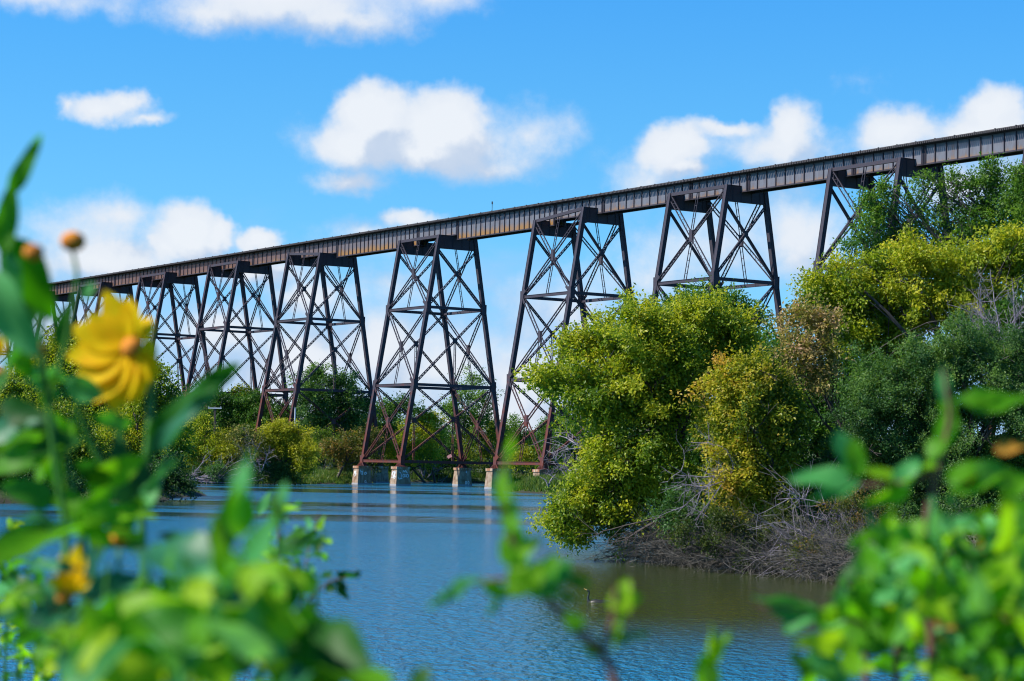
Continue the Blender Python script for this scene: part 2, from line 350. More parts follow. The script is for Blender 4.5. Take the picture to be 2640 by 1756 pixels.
# deck: plate girders on both sides, sleepers, guard timbers, rails
SH = 1.85; segs = []
for i, (x0, dl, dr) in enumerate(TOWERS):
    segs.append((x0 + SH, x0 + WT + SH, 45.0, 1.9))
    nx = TOWERS[i + 1][0] if i + 1 < len(TOWERS) else x0 + WT + 30
    deep = dr and i + 1 < len(TOWERS) and TOWERS[i + 1][1]
    segs.append((x0 + WT + SH, nx + SH, 44.1 if deep else 45.0, 1.5 if deep else 2.1))
for a, b_, zb, sp_ in segs:
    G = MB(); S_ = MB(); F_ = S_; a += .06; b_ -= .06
    for sy in (-1, 1):
        y = sy * 1.05
        G.box(((a + b_) / 2, y, (47.6 + zb) / 2), (b_ - a, .04, 47.6 - zb))
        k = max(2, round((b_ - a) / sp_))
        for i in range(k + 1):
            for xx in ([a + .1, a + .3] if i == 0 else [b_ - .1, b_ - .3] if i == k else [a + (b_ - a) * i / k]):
                S_.box((xx, y + sy * .1, (47.6 + zb) / 2), (.11, .16, 47.46 - zb)); S_.box((xx, y - sy * .1, (47.6 + zb) / 2), (.11, .16, 47.46 - zb))  # stiffeners get the darker steel: their shaded sides are put into the colour
        if sy < 0: web = G.build('plate_girder', M_WEB, bridge); G = MB()
        else: G.build('far_web', M_WEB, web)
        F_.box(((a + b_) / 2, y, zb - .03), (b_ - a, .46, .06)); F_.box(((a + b_) / 2, y, zb + .09), (b_ - a, .16, .16)); F_.box(((a + b_) / 2, y, 47.63), (b_ - a, .46, .06))
        for i in range(k): F_.beam((a + (b_ - a) * i / k, -1.0, zb + .2), (a + (b_ - a) * (i + 1) / k, 1.0, zb + .2), .1, .1) if sy > 0 else None
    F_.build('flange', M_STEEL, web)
tie = MB(); tie.box((0, 0, 47.8), (.21, 4.7, .26)); tx = 3 * SHORT + WT + 26
first = None; rest = MB(); k = 0
while tx > TOWERS[0][0]:
    if k < 100:
        if first is None: o = first = tie.build('tie', M_TIE, bridge)
        else: o = first.copy(); C.objects.link(o)
        o.location.x = tx
    else: rest.box((tx, 0, 47.8), (.21, 4.7, .26))
    tx -= .36; k += 1
tag(rest.build('ties', M_TIE, bridge), kind='stuff')
xa, xb = TOWERS[0][0], 3 * SHORT + WT + 26
for y in (-1.75, 1.75):
    m_ = MB(); m_.box(((xa + xb) / 2, y, 48.03), (xb - xa, .22, .2)); m_.build('guard_timber', M_TIE, bridge)
for y in (-.72, .72):
    m_ = MB(); m_.box(((xa + xb) / 2, y, 48.0), (xb - xa, .07, .15)); m_.build('rail', M_STEEL, bridge)
m_ = MB(); x = xb
while x > xa: m_.box((x, -2.2, 48.02), (.16, .16, .2)); m_.box((x, 2.2, 48.02), (.16, .16, .2)); x -= 3.6
m_.build('guard_blocks', M_TIE, bridge)
# slim mast standing on the deck
m_ = MB(); m_.box((0, 0, .7), (.1, .1, 1.4)); mast = empty('signal_mast', bpt(-16.0, -2.2, 47.95)); tag(mast, 'slim dark signal mast standing on the deck between the two tall river towers', 'signal')
m_.build('pole', M_TIE, mast); m_ = MB(); m_.box((0, 0, 1.5), (.24, .2, .45)); m_.build('lamp_head', M_TIE, mast)
# ------------------------------------------------------------------ river and ground
RIV = [(-70, 9), (-52, 60), (-47, 150), (-38, 168), (-31, 186), (-32, 230), (-46, 290), (-56, 338), (-48, 350), (-34, 372), (-30, 398), (-26, 440), (-18, 474), (0, 486), (40, 500), (60, 480), (22, 430), (8, 395), (3.5, 352), (-1, 326), (1, 306), (10, 288), (18, 200), (15, 120), (9, 96), (5.6, 85), (10.6, 72), (14.8, 61), (22, 40), (26, 9)]
def sdist(X, Y):
    P = np.array(RIV, float); Q = np.roll(P, -1, 0); d = np.full(X.shape, 1e9); ins = np.zeros(X.shape, bool)
    for (ax, ay), (bx, by) in zip(P, Q):
        t = np.clip(((X - ax) * (bx - ax) + (Y - ay) * (by - ay)) / ((bx - ax) ** 2 + (by - ay) ** 2), 0, 1)
        d = np.minimum(d, np.hypot(X - ax - t * (bx - ax), Y - ay - t * (by - ay)))
        if ay != by: ins ^= ((ay > Y) != (by > Y)) & (X < (bx - ax) * (Y - ay) / (by - ay) + ax)
    return np.where(ins, -d, d)
def wob(X, Y): return np.sin(X * .31 + 1.3 * np.sin(Y * .11)) * np.sin(Y * .23 + 1.7 * np.sin(X * .17)) + .5 * np.sin(X * .9 + Y * .7) * np.sin(Y * 1.1 - X * .4)
def height(X, Y):
    X = np.asarray(X, float); Y = np.asarray(Y, float); d = sdist(X, Y) + .5 * wob(X, Y)
    rise = np.where(X > 8, .22, .03) * np.clip(d - 6, 0, np.where(X > 8, 32, 160)) * np.where(Y < 30, 0.1, 1)
    return np.where(d < 0, np.maximum(d * .3, -1.8), np.minimum(d * .35, 1.0) + rise + .12 * wob(X * 2, Y * 2))
def H(x, y): return float(height(np.array([x]), np.array([y]))[0])
def axis(lo, a, b, hi, st):
    mid = np.arange(a, b + st, st); g_ = [st * 1.25 ** i for i in range(60)]; up = b + np.cumsum(g_); dn = a - np.cumsum(g_)
    return np.concatenate([dn[dn > lo][::-1], mid, up[up < hi]])
xs = axis(-5000, -90, 70, 5000, 1.0); ys = axis(-400, 0, 530, 8000, 1.6)
GX, GY = np.meshgrid(xs, ys); GZ = height(GX, GY)
V = np.stack([GX, GY, GZ], -1).reshape(-1, 3); nx_, ny_ = len(xs), len(ys)
i = (np.arange(ny_ - 1)[:, None] * nx_ + np.arange(nx_ - 1)[None]).ravel()
m, q, b = mat('river_bank_soil'); pos = q.node('ShaderNodeNewGeometry').outputs['Position']
n = q.noise(pos, .35, 6, .6).outputs[0]; n2 = q.noise(pos, 3, 5, .7).outputs[0]; sp = q.node('ShaderNodeSeparateXYZ', {0: pos})
c = q.ramp(n, (.3, (.02, .045, .01)), (.55, (.045, .075, .015)), (.75, (.10, .09, .03)))
c = q.mix(q.sm(sp.outputs[2], .6, .15), c, (.02, .017, .012)); c = q.mix(.25, c, q.ramp(n2, (.3, (.02, .025, .01)), (.7, (.09, .1, .03))))
q.put(b.inputs['Base Color'], c); b.inputs['Roughness'].default_value = .95
tag(mesh_np('ground', V, np.stack([i, i + 1, i + nx_ + 1, i + nx_], -1), m, smooth=True), kind='structure')
# river surface: fine ripples, calmer lanes between them
m, q, b = mat('river_water'); pos = q.node('ShaderNodeNewGeometry').outputs['Position']
wcol = b; b.inputs['IOR'].default_value = 1.333; b.inputs['Roughness'].default_value = .06
r1 = q.noise(q.vm('MULTIPLY', pos, (1.5, .8, 1)), .75, 3, .5).outputs[0]
r2 = q.noise(q.vm('MULTIPLY', pos, (1.6, .8, 1)), 2.6, 3, .6).outputs[0]
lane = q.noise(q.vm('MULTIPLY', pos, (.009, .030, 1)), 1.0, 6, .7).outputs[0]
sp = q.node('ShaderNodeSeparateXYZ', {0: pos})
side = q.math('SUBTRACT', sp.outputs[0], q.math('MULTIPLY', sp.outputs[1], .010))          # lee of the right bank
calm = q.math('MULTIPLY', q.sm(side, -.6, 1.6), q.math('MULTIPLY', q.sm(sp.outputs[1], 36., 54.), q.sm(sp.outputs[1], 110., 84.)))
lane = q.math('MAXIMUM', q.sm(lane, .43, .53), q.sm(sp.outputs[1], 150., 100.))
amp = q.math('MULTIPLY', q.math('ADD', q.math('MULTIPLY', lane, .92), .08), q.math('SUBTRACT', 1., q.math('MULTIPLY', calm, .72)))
q.put(wcol.inputs['Base Color'], q.mix(calm, q.mix(lane, (.012, .06, .09), (.012, .165, .30)), (.040, .058, .010)))  # sky blue, dark calm lanes and olive bank reflection put into the base colour
h = q.math('ADD', q.math('MULTIPLY', r1, .17), q.math('MULTIPLY', r2, .25))
bp = q.node('ShaderNodeBump', {'Height': q.math('MULTIPLY', h, amp), 'Strength': 1., 'Distance': .8})
q.put(b.inputs['Normal'], bp)
q.put(b.inputs['Roughness'], q.math('ADD', q.math('MULTIPLY', amp, .07), .04))
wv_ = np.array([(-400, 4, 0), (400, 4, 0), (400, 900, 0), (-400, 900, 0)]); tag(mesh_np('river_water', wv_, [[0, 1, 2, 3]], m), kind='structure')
# ------------------------------------------------------------------ foliage
def leaf_mat(name, stops, rough=.45, trans=.45, scale=.25, patch=.35, gloss=.35):
    """thin leaves: every leaf has its own tint, and whole boughs turn colour together"""
    m = bpy.data.materials.new(name); m.use_nodes = True; q = NT(m.node_tree); b = q.n['Principled BSDF']; out = q.n['Material Output']
    t = q.node('ShaderNodeAttribute', attribute_name='tint').outputs['Fac']
    n = q.noise(q.node('ShaderNodeNewGeometry').outputs['Position'], scale, 3, .5).outputs[0]
    t = q.math('ADD', t, q.math('MULTIPLY', q.math('SUBTRACT', n, .5), patch * 2))
    c = q.ramp(t, *stops)
    q.put(b.inputs['Base Color'], c); b.inputs['Roughness'].default_value = rough; b.inputs['Specular IOR Level'].default_value = gloss
    tr = q.node('ShaderNodeBsdfTranslucent', {'Color': q.mix(1., c, (1.25, 1.35, .5), 'MULTIPLY')})
    mx = q.node('ShaderNodeMixShader', {0: trans, 1: b.outputs[0], 2: tr.outputs[0]}); q.put(out.inputs[0], mx)
    return m
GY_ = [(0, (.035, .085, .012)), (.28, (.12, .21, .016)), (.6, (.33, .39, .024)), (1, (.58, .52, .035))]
ML = dict(
 yellowgreen=leaf_mat('turning_leaves', GY_),
 gold=leaf_mat('golden_leaves', [(0, (.045, .10, .012)), (.34, (.17, .24, .018)), (.68, (.46, .42, .028)), (1, (.60, .36, .07))]),
 pink=leaf_mat('fading_leaves', [(0, (.05, .085, .02)), (.35, (.17, .2, .04)), (.6, (.42, .33, .11)), (1, (.58, .36, .24))]),
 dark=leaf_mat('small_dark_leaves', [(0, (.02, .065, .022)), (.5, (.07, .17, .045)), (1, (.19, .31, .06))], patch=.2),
 mid=leaf_mat('green_leaves', [(0, (.02, .07, .014)), (.5, (.065, .17, .022)), (1, (.18, .30, .035))]),
 olive=leaf_mat('olive_leaves', [(0, (.025, .045, .012)), (.5, (.06, .10, .02)), (.85, (.15, .17, .03)), (1, (.28, .17, .04))]),
 bright=leaf_mat('bright_yellow_leaves', [(0, (.07, .12, .012)), (.4, (.24, .28, .018)), (1, (.52, .46, .025))], patch=.25),
)
def bark(name, c1, c2):
    m, q, b = mat(name); n = q.noise(q.node('ShaderNodeNewGeometry').outputs['Position'], 4, 5).outputs[0]
    q.put(b.inputs['Base Color'], q.ramp(n, (.3, c1), (.7, c2))); b.inputs['Roughness'].default_value = .9; return m
M_BARK = bark('grey_brown_bark', (.035, .028, .024), (.11, .09, .08)); M_DEAD = bark('weathered_dead_wood', (.12, .10, .115), (.33, .30, .34))
M_BRUSH = bark('grey_brush', (.045, .040, .033), (.19, .172, .15))
def unit(v): return v / (np.linalg.norm(v, axis=-1, keepdims=True) + 1e-9)
def leaves(rng, cen, outw, leaf, K, tint, droop=.25, spread=1.):
    """K small folded leaves on each sprig -> V, F, tint"""
    n = len(cen); ax = unit(outw * .8 + rng.normal(0, .55, (n, 3)) + (0, 0, .15))
    t = rng.uniform(0, 1, (n, K, 1)) * leaf * 3.0 * spread
    base = cen[:, None] + ax[:, None] * t + rng.normal(0, leaf * .75 * spread, (n, K, 3))
    d = unit(ax[:, None] * .6 + rng.normal(0, .6, (n, K, 3)) + (0, 0, -droop))
    nr = unit(outw[:, None] * .35 + rng.normal(0, .5, (n, K, 3)) + (0, 0, .55)); sd = unit(np.cross(d, nr)); nr = np.cross(sd, d)
    L = leaf * rng.uniform(.7, 1.35, (n, K, 1)); W = L * rng.uniform(.22, .34, (n, K, 1))
    v0 = base; v2 = base + d * L; vm = base + d * L * .45 + nr * L * .09
    V = np.stack([v0, vm + sd * W, v2, vm - sd * W], 2).reshape(-1, 3); m = n * K
    F = np.arange(m * 4).reshape(m, 4)
    return V, F, (tint[:, None] + rng.normal(0, .10, (n, K))).ravel()
NLEAF = [0]
def crown_np(rng, lobes, leaf, cover=1.0, K=7, tint=.45, rough=.5, sub=16, tvar=.15, droop=.25, hollow=.5):
    """lobes: (centre, radius, squash). Boughs bulge out of every lobe, sprigs sit on the boughs"""
    Cn = []; Ow = []; Tn = []
    allc = np.array([l[0] for l in lobes]); cc = allc.mean(0)
    for c, r, sq in lobes:
        c = np.array(c); tot = cover * 4 * math.pi * r ** 2 * 2.6 / (leaf * leaf * .55) / K; lt = tint + rng.normal(0, tvar * .45)
        # branchlets reach out of the lobe, some well past it; leaves thicken towards their ends
        nb = int(sub * 2.2); dirs = unit(rng.normal(0, 1, (nb, 3)) + (0, 0, .3)); dirs[:, 2] *= sq
        ln = r * np.where(rng.uniform(0, 1, nb) < .16, rng.uniform(1.15, 1.5, nb), rng.uniform(.6, 1.15, nb)); per = max(3, int(tot / nb))
        bend = rng.normal(0, .22, (nb, 3)) + (0, 0, -.10)
        for k in range(nb):
            t = rng.uniform(.12, 1, (per, 1)) ** .6
            p = c + dirs[k] * ln[k] * t + bend[k] * ln[k] * t ** 2 + rng.normal(0, 1, (per, 3)) * r * rough * .34 * (1.15 - .75 * t) * (1, 1, .75)
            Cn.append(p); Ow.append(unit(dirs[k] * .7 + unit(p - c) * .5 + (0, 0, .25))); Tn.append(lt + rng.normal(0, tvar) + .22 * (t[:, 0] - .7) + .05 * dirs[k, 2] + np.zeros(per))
    NLEAF[0] += K * sum(map(len, Cn))
    return leaves(rng, np.concatenate(Cn), np.concatenate(Ow), leaf, K, np.concatenate(Tn), droop)
def limb(rng, a, b, r0, r1, bend=.12, n=6):
    a = np.array(a, float); b = np.array(b, float); L = np.linalg.norm(b - a); t = np.linspace(0, 1, n)[:, None]
    P = a + (b - a) * t; off = rng.normal(0, bend * L, 3) * np.sin(t * math.pi) + np.cumsum(rng.normal(0, bend * L * .12, (n, 3)), 0) * np.sin(t * math.pi)
    return P + off, np.linspace(r0, r1, n)
def skeleton(rng, base, lobes, r, twigs=6, tw=1.):
    """trunk from the ground to the heart of the crown, a limb to every lobe, twigs inside the lobes"""
    base = np.array(base, float); cs = [np.array(l[0]) for l in lobes]; heart = np.mean(cs, 0); heart = base + (heart - base) * .55
    out = [limb(rng, base - (0, 0, .3), heart, r, r * .6, .05, 8)]
    for c, (cc, rr, sq) in zip(cs, lobes):
        P, q_ = limb(rng, heart + rng.normal(0, r * .3, 3), c + rng.normal(0, rr * .2, 3), r * .5, r * .14, .1, 7); out.append((P, q_))
        for k in range(twigs):
            s_ = P[rng.integers(3, 7)]; e = c + unit(rng.normal(0, 1, 3)) * rr * rng.uniform(.7, 1.15)
            T, w = limb(rng, s_, e, r * .1 * tw, .012, .12, 6); out.append((T, w))
            for j in range(2):
                s2 = T[rng.integers(2, 5)]; out.append(limb(rng, s2, s2 + unit(e - s_ + rng.normal(0, .7, 3) * np.linalg.norm(e - s_)) * rr * rng.uniform(.3, .6), r * .05 * tw, .008, .15, 4))
    return tubes(out, 5)
SEED = [1]
def tree(name, label, cat, base, lobes, leaf, matk, group=None, cover=1., trunk=.2, tint=.45, twigs=5, tw=1., stem='trunk', **kw):
    SEED[0] += 1; rng = np.random.default_rng(SEED[0]); base = np.array(base, float)
    root = empty(name, base); tag(root, label, cat, group)
    lb = [(np.array(c, float) - base, r, s) for c, r, s in lobes]
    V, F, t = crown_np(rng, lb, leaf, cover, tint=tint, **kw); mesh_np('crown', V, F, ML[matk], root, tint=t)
    V, F = skeleton(rng, (0, 0, 0), lb, trunk, twigs, tw); mesh_np(stem, V, F, M_BARK, root, smooth=True)
    return root
def lob(Y, *l, dy=.8, sq=.85, seed=0):
    """lobes given where they stand in the print: (x, y, radius), at distance about Y"""
    rng = np.random.default_rng(int(Y * 7 + l[0][0])); o = []
    for x, y, r in l:
        yy = Y + rng.uniform(-1, 1) * r / PXM(Y) * dy; o.append((tuple(at(x, y, yy)), r / PXM(Y) * .92, sq))
    return o
def ground_pt(x, Y, y=1200):
    p = at(x, y, Y); return (p.x, p.y, max(0., H(p.x, p.y)))
# --- the big thicket on the right bank, 70 to 120 m away
tree('leaning_tree', 'broad yellow-green tree leaning far out over the water from the right bank', 'tree', (8.2, 87, .4), lob(82,
  (1290, 880, 62), (1240, 870, 32), (1385, 800, 78), (1320, 800, 45), (1480, 765, 88), (1560, 800, 90), (1500, 850, 100), (1400, 890, 95), (1370, 960, 62), (1470, 960, 110), (1560, 920, 90), (1430, 1050, 100), (1372, 1060, 48), (1520, 1060, 80), (1352, 1138, 60), (1296, 1186, 44), (1410, 1150, 95), (1330, 1200, 75), (1300, 1220, 45), (1480, 1160, 80), (1600, 740, 80), (1680, 770, 90), (1640, 830, 90)), .135, 'yellowgreen', 'trees of the right bank thicket', 1.25, .30, .50)
tree('golden_tree', 'orange-gold tree low in the middle of the right thicket, above the grey brush', 'tree', (11.5, 82, .4), lob(79,
  (1680, 890, 75), (1740, 870, 70), (1660, 960, 60), (1730, 960, 80), (1790, 930, 70), (1710, 1040, 78), (1780, 1030, 75), (1690, 1120, 70), (1750, 1120, 70), (1710, 1180, 55), (1800, 1100, 50), (1820, 990, 45)), .13, 'gold', 'trees of the right bank thicket', 1.1, .22, .50)
tree('fading_tree', 'sparse tree with pinkish faded leaves beside the golden tree', 'tree', (16, 90, .8), lob(85,
  (1840, 740, 52), (1890, 750, 48), (1830, 800, 52), (1890, 820, 50), (1840, 860, 45), (1900, 880, 40)), .135, 'pink', 'trees of the right bank thicket', .9, .16, .55)
tree('yellow_topped_tree', 'wide bright yellow-green tree crowning the right thicket', 'tree', (22, 99, 1.5), lob(95,
  (1950, 680, 70), (1900, 665, 48), (1872, 700, 42), (1945, 625, 42), (1920, 740, 60), (2020, 630, 70), (2100, 610, 75), (2010, 720, 85), (2110, 700, 90), (2200, 620, 75), (2200, 710, 75), (2290, 600, 70), (2360, 610, 70), (1960, 800, 75), (2060, 790, 85), (2330, 560, 45), (2280, 690, 60)), .15, 'yellowgreen', 'trees of the right bank thicket', 1.25, .28, .58)
tree('small_leaved_tree', 'dark bluish-green tree of very small leaves below the yellow top', 'tree', (17.5, 80, .9), lob(79,
  (2050, 890, 95), (2150, 840, 90), (2250, 840, 95), (2340, 820, 90), (2000, 960, 90), (2100, 980, 100), (2210, 960, 105), (2320, 940, 100), (1960, 1050, 80), (2060, 1080, 90), (2170, 1080, 95), (2290, 1070, 100), (2370, 1040, 80), (1940, 1130, 70), (2040, 1160, 80), (2150, 1190, 80), (2290, 1190, 90)), .085, 'dark', 'trees of the right bank thicket', 1.05, .22, .5, rough=.6)
tree('yellow_flecked_shrub', 'low shrub with small yellow leaves at the water edge by the grey brush', 'shrub', (11.2, 73.5, .1), lob(72.5, (1850, 1270, 45), (1900, 1290, 45), (1960, 1260, 55), (2000, 1220, 55), (2080, 1280, 60), (1960, 1180, 60)), .075, 'olive', None, .45, .06, .75)
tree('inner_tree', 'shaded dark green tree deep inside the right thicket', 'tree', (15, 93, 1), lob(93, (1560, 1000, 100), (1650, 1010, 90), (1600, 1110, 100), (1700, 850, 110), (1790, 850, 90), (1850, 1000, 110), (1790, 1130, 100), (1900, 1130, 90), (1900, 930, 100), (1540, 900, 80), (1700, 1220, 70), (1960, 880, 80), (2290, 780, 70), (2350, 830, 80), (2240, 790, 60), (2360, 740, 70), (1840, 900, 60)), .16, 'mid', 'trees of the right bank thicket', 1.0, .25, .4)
tree('green_topped_tree', 'rounded green treetop rising behind the broad leaning tree', 'tree', (20, 112, 2), lob(108, (1560, 715, 48), (1620, 695, 45), (1680, 712, 50), (1500, 730, 35), (1720, 740, 45), (1600, 790, 80), (1690, 800, 80)), .16, 'mid', 'trees of the right bank thicket', 1.0, .2, .6)
tree('olive_tree', 'loose olive-green tree standing against the rightmost visible tower, nearest its left legs', 'tree', (32, 118, 6), lob(117, (2010, 470, 38), (2040, 440, 25), (2000, 520, 42), (2040, 500, 40), (1980, 570, 42), (2040, 570, 50), (2080, 540, 40)), .16, 'mid', 'treetops beside the rightmost tower', .75, .16, .72, twigs=10, tw=1.6)
tree('open_tree', 'thin open treetop with dark limbs showing, between two fuller treetops by the rightmost tower', 'tree', (37, 119, 7), lob(118, (2130, 420, 26), (2110, 470, 36), (2190, 420, 28), (2190, 480, 42), (2150, 520, 45), (2210, 540, 40), (2100, 560, 45), (2170, 580, 50)), .15, 'mid', 'treetops beside the rightmost tower', .5, .17, .62, twigs=14, tw=1.8)
tree('bushy_green_tree', 'full green treetop with a pointed crown at the upper right', 'tree', (42, 120, 8), lob(117, (2280, 392, 24), (2260, 430, 38), (2300, 440, 42), (2250, 490, 45), (2310, 500, 45), (2270, 550, 55)), .16, 'mid', 'treetops beside the rightmost tower', .95, .18, .55, twigs=6)
tree('edge_tree', 'green tree cut off by the right edge, highest of the row', 'tree', (46, 118, 8), lob(115, (2350, 410, 35), (2345, 460, 45), (2390, 430, 55), (2380, 520, 70), (2330, 560, 45), (2420, 600, 90)), .16, 'mid', 'treetops beside the rightmost tower', .95, .2, .6)
# --- left bank, 165 to 260 m away
for nm, lab, Y, ls, mk, tn in (
  ('round_tree', 'tall yellowish-green tree behind the big yellow flower on the left bank', 215, ((150, 800, 55), (210, 830, 60), (110, 850, 70), (180, 900, 80), (260, 880, 70), (300, 920, 70), (60, 900, 80), (230, 960, 80)), 'yellowgreen', .42),
  ('dense_tree', 'dense green tree with gold boughs right of the big yellow flower', 205, ((355, 880, 45), (330, 940, 60), (380, 930, 50), (300, 1000, 70), (370, 1010, 60), (250, 1040, 80), (340, 1070, 70), (400, 1040, 40)), 'yellowgreen', .45),
  ('spreading_tree', 'spreading green tree low on the left bank at the left edge', 185, ((10, 930, 80), (70, 980, 80), (140, 990, 80), (20, 1030, 80), (110, 1060, 80), (200, 1060, 70), (60, 1110, 70), (180, 1120, 60), (-60, 980, 90)), 'yellowgreen', .38),
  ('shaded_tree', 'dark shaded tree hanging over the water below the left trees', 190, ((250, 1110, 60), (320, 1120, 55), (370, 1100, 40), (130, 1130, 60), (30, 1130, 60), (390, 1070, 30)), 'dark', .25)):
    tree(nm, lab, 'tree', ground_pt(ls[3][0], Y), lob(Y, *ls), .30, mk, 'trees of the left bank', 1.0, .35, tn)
# --- bank below the viaduct, 330 to 380 m away
for nm, lab, Y, ls, mk, tn, lf, cv in (
  ('yellow_shrub', 'yellow-green shrub on the far bank, left of the grey half-bare bush', 352, ((440, 1000, 32), (470, 980, 28), (425, 1040, 38), (470, 1040, 38), (440, 1075, 30)), 'yellowgreen', .55, .32, .9),
  ('bright_shrub', 'small bright yellow bush between the yellow-green shrub and the grey bush', 350, ((505, 1010, 24), (520, 1040, 26), (500, 1060, 25)), 'bright', .55, .32, .9),
  ('half_bare_bush', 'grey half-bare bush with faded leaves left of the round yellow bush', 350, ((550, 1000, 32), (590, 1010, 28), (560, 1040, 34), (600, 1050, 28), (540, 1070, 34)), 'pink', .3, .3, .38),
  ('round_yellow_bush', 'round bright yellow-green bush leaning over the far shore beside the piers', 352, ((640, 1000, 34), (680, 1010, 36), (625, 1035, 34), (665, 1045, 40), (705, 1045, 30), (640, 990, 24), (700, 1075, 28), (610, 1020, 20)), 'bright', .62, .34, 1.4),
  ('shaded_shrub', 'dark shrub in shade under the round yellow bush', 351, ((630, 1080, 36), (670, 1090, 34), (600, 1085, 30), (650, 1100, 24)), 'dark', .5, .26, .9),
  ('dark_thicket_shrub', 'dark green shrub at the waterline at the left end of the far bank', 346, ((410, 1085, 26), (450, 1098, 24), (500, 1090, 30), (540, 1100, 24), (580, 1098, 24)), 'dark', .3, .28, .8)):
    tree(nm, lab, 'shrub', ground_pt(ls[0][0], Y), lob(Y, *ls), lf, mk, 'shrubs on the far bank', cv, .14, tn, stem='stems', twigs=7, tw=2.)
# --- woods behind the viaduct: every tree its own crown
WOOD = [
 ('tall_dark_tree', 'tallest dark green tree seen through the left river tower', 430, ((735, 880, 45), (790, 890, 40), (710, 930, 50), (770, 950, 55), (820, 940, 40), (730, 990, 50), (800, 1000, 50)), 'dark', .5),
 ('tall_pale_tree', 'tall airy pale green tree seen through the middle river tower', 470, ((1085, 880, 28), (1070, 920, 36), (1110, 930, 32), (1060, 970, 40), (1110, 985, 40), (1040, 950, 30)), 'mid', .75),
 ('wide_green_tree', 'wide green tree behind the second tower left of the river', 440, ((500, 930, 36), (545, 950, 40), (590, 940, 40), (520, 985, 40), (580, 990, 40), (630, 960, 36)), 'mid', .4),
 ('yellow_tipped_tree', 'yellow-tipped treetop poking above a tower strut', 455, ((555, 905, 15), (545, 915, 13), (570, 914, 14)), 'bright', .4),
 ('green_tree', 'mid green tree right of the tallest dark tree', 450, ((860, 960, 30), (890, 950, 30), (920, 940, 28), (880, 1000, 34), (850, 1020, 30)), 'mid', .5),
 ('yellow_tree', 'yellow-green tree between the front legs of the middle river tower', 460, ((960, 960, 24), (985, 975, 30), (940, 1000, 32), (1000, 1010, 36)), 'yellowgreen', .65),
 ('low_yellow_tree', 'low yellow tree at the foot of the middle river tower', 455, ((900, 1040, 36), (940, 1050, 34), (880, 1070, 26), (980, 1050, 34)), 'yellowgreen', .45),
 ('gold_tree', 'golden tree right of the tall airy tree', 470, ((1120, 1010, 30), (1145, 1000, 24), (1090, 1030, 34), (1130, 1050, 30)), 'bright', .35),
 ('small_round_tree', 'small round treetop in the gap between the two river towers', 500, ((1185, 975, 16), (1180, 1000, 24), (1160, 1020, 28), (1205, 1020, 26)), 'mid', .55),
 ('bushy_bank_tree', 'yellow-green bush-like tree left of the piers behind the left tower', 400, ((850, 1015, 30), (820, 1020, 30), (800, 1050, 34), (840, 1060, 30), (770, 1040, 34)), 'olive', .75),
 ('dark_low_tree', 'dark low tree behind the low yellow tree', 480, ((1030, 1040, 34), (1060, 1060, 30), (1000, 1070, 30)), 'mid', .35),
 ('golden_low_tree', 'golden tree seen through the right river tower', 430, ((1225, 1035, 26), (1250, 1045, 28), (1200, 1060, 30), (1275, 1060, 26)), 'bright', .4),
 ('far_green_tree', 'green tree between the right river tower and the leaning tree', 400, ((1290, 1010, 26), (1310, 1040, 34), (1270, 1030, 24), (1340, 1000, 40), (1350, 1050, 40)), 'mid', .55),
 ('left_wood_tree', 'green tree in the wood behind the leftmost towers', 430, ((430, 960, 30), (460, 965, 30), (400, 990, 40), (470, 1000, 30)), 'mid', .5),
 ('distant_tree', 'distant dark tree low between the far towers and the yellow flower', 440, ((380, 940, 30), (350, 950, 34), (400, 970, 30)), 'dark', .5),
]
for nm, lab, Y, ls, mk, tn in WOOD:
    tree(nm, lab, 'tree', ground_pt(ls[-1][0], Y), lob(Y, *[(x, y, r * 1.12) for x, y, r in ls]), .42, mk, 'trees of the wood behind the viaduct', .9 if 'airy' not in lab else .55, .3, tn, twigs=3, tw=1.5)
def dup(root, loc, rz, sc_, **kw):
    r = root.copy(); C.objects.link(r); r.location = loc; r.rotation_euler.z = rz; r.scale = (sc_,) * 3
    for ch in root.children: c = ch.copy(); C.objects.link(c); c.parent = r
    tag(r, **kw); return r
protos = []
rngw = np.random.default_rng(77)
def wood_spot(k):
    x = -190 + 245 * k / 33 + rngw.uniform(-3, 3); y = rngw.uniform(505, 560)
    return x, y
for k in range(34):
    x, y = wood_spot(k); z = max(0, H(x, y)); sc_ = rngw.uniform(.8, 1.12) * (1. if x < -60 else .86)
    lb_ = 'far %s tree in the unbroken wood behind the viaduct'
    kinds = [('mid', .4), ('yellowgreen', .5), ('dark', .6), ('mid', .6)]
    j = k % 4; col_ = ['green', 'yellow-green', 'dark', 'pale green'][j]
    if k < 4:
        ls = [((x + rngw.uniform(-4, 4), y + rngw.uniform(-4, 4), z + 4 + 2.2 * i_ + rngw.uniform(-1, 1)), rngw.uniform(2.6, 4.2) * (1 - .05 * i_), .9) for i_ in range(5) for _ in range(2)]
        protos.append(tree('wood_tree', lb_ % col_, 'tree', (x, y, z), ls, .5, kinds[j][0], 'far trees of the unbroken wood', .8, .35, kinds[j][1], twigs=2, tw=1.5))
    else: dup(protos[j], (x, y, z - .5), rngw.uniform(0, 6.28), sc_, label=lb_ % col_, cat='tree', group='far trees of the unbroken wood')
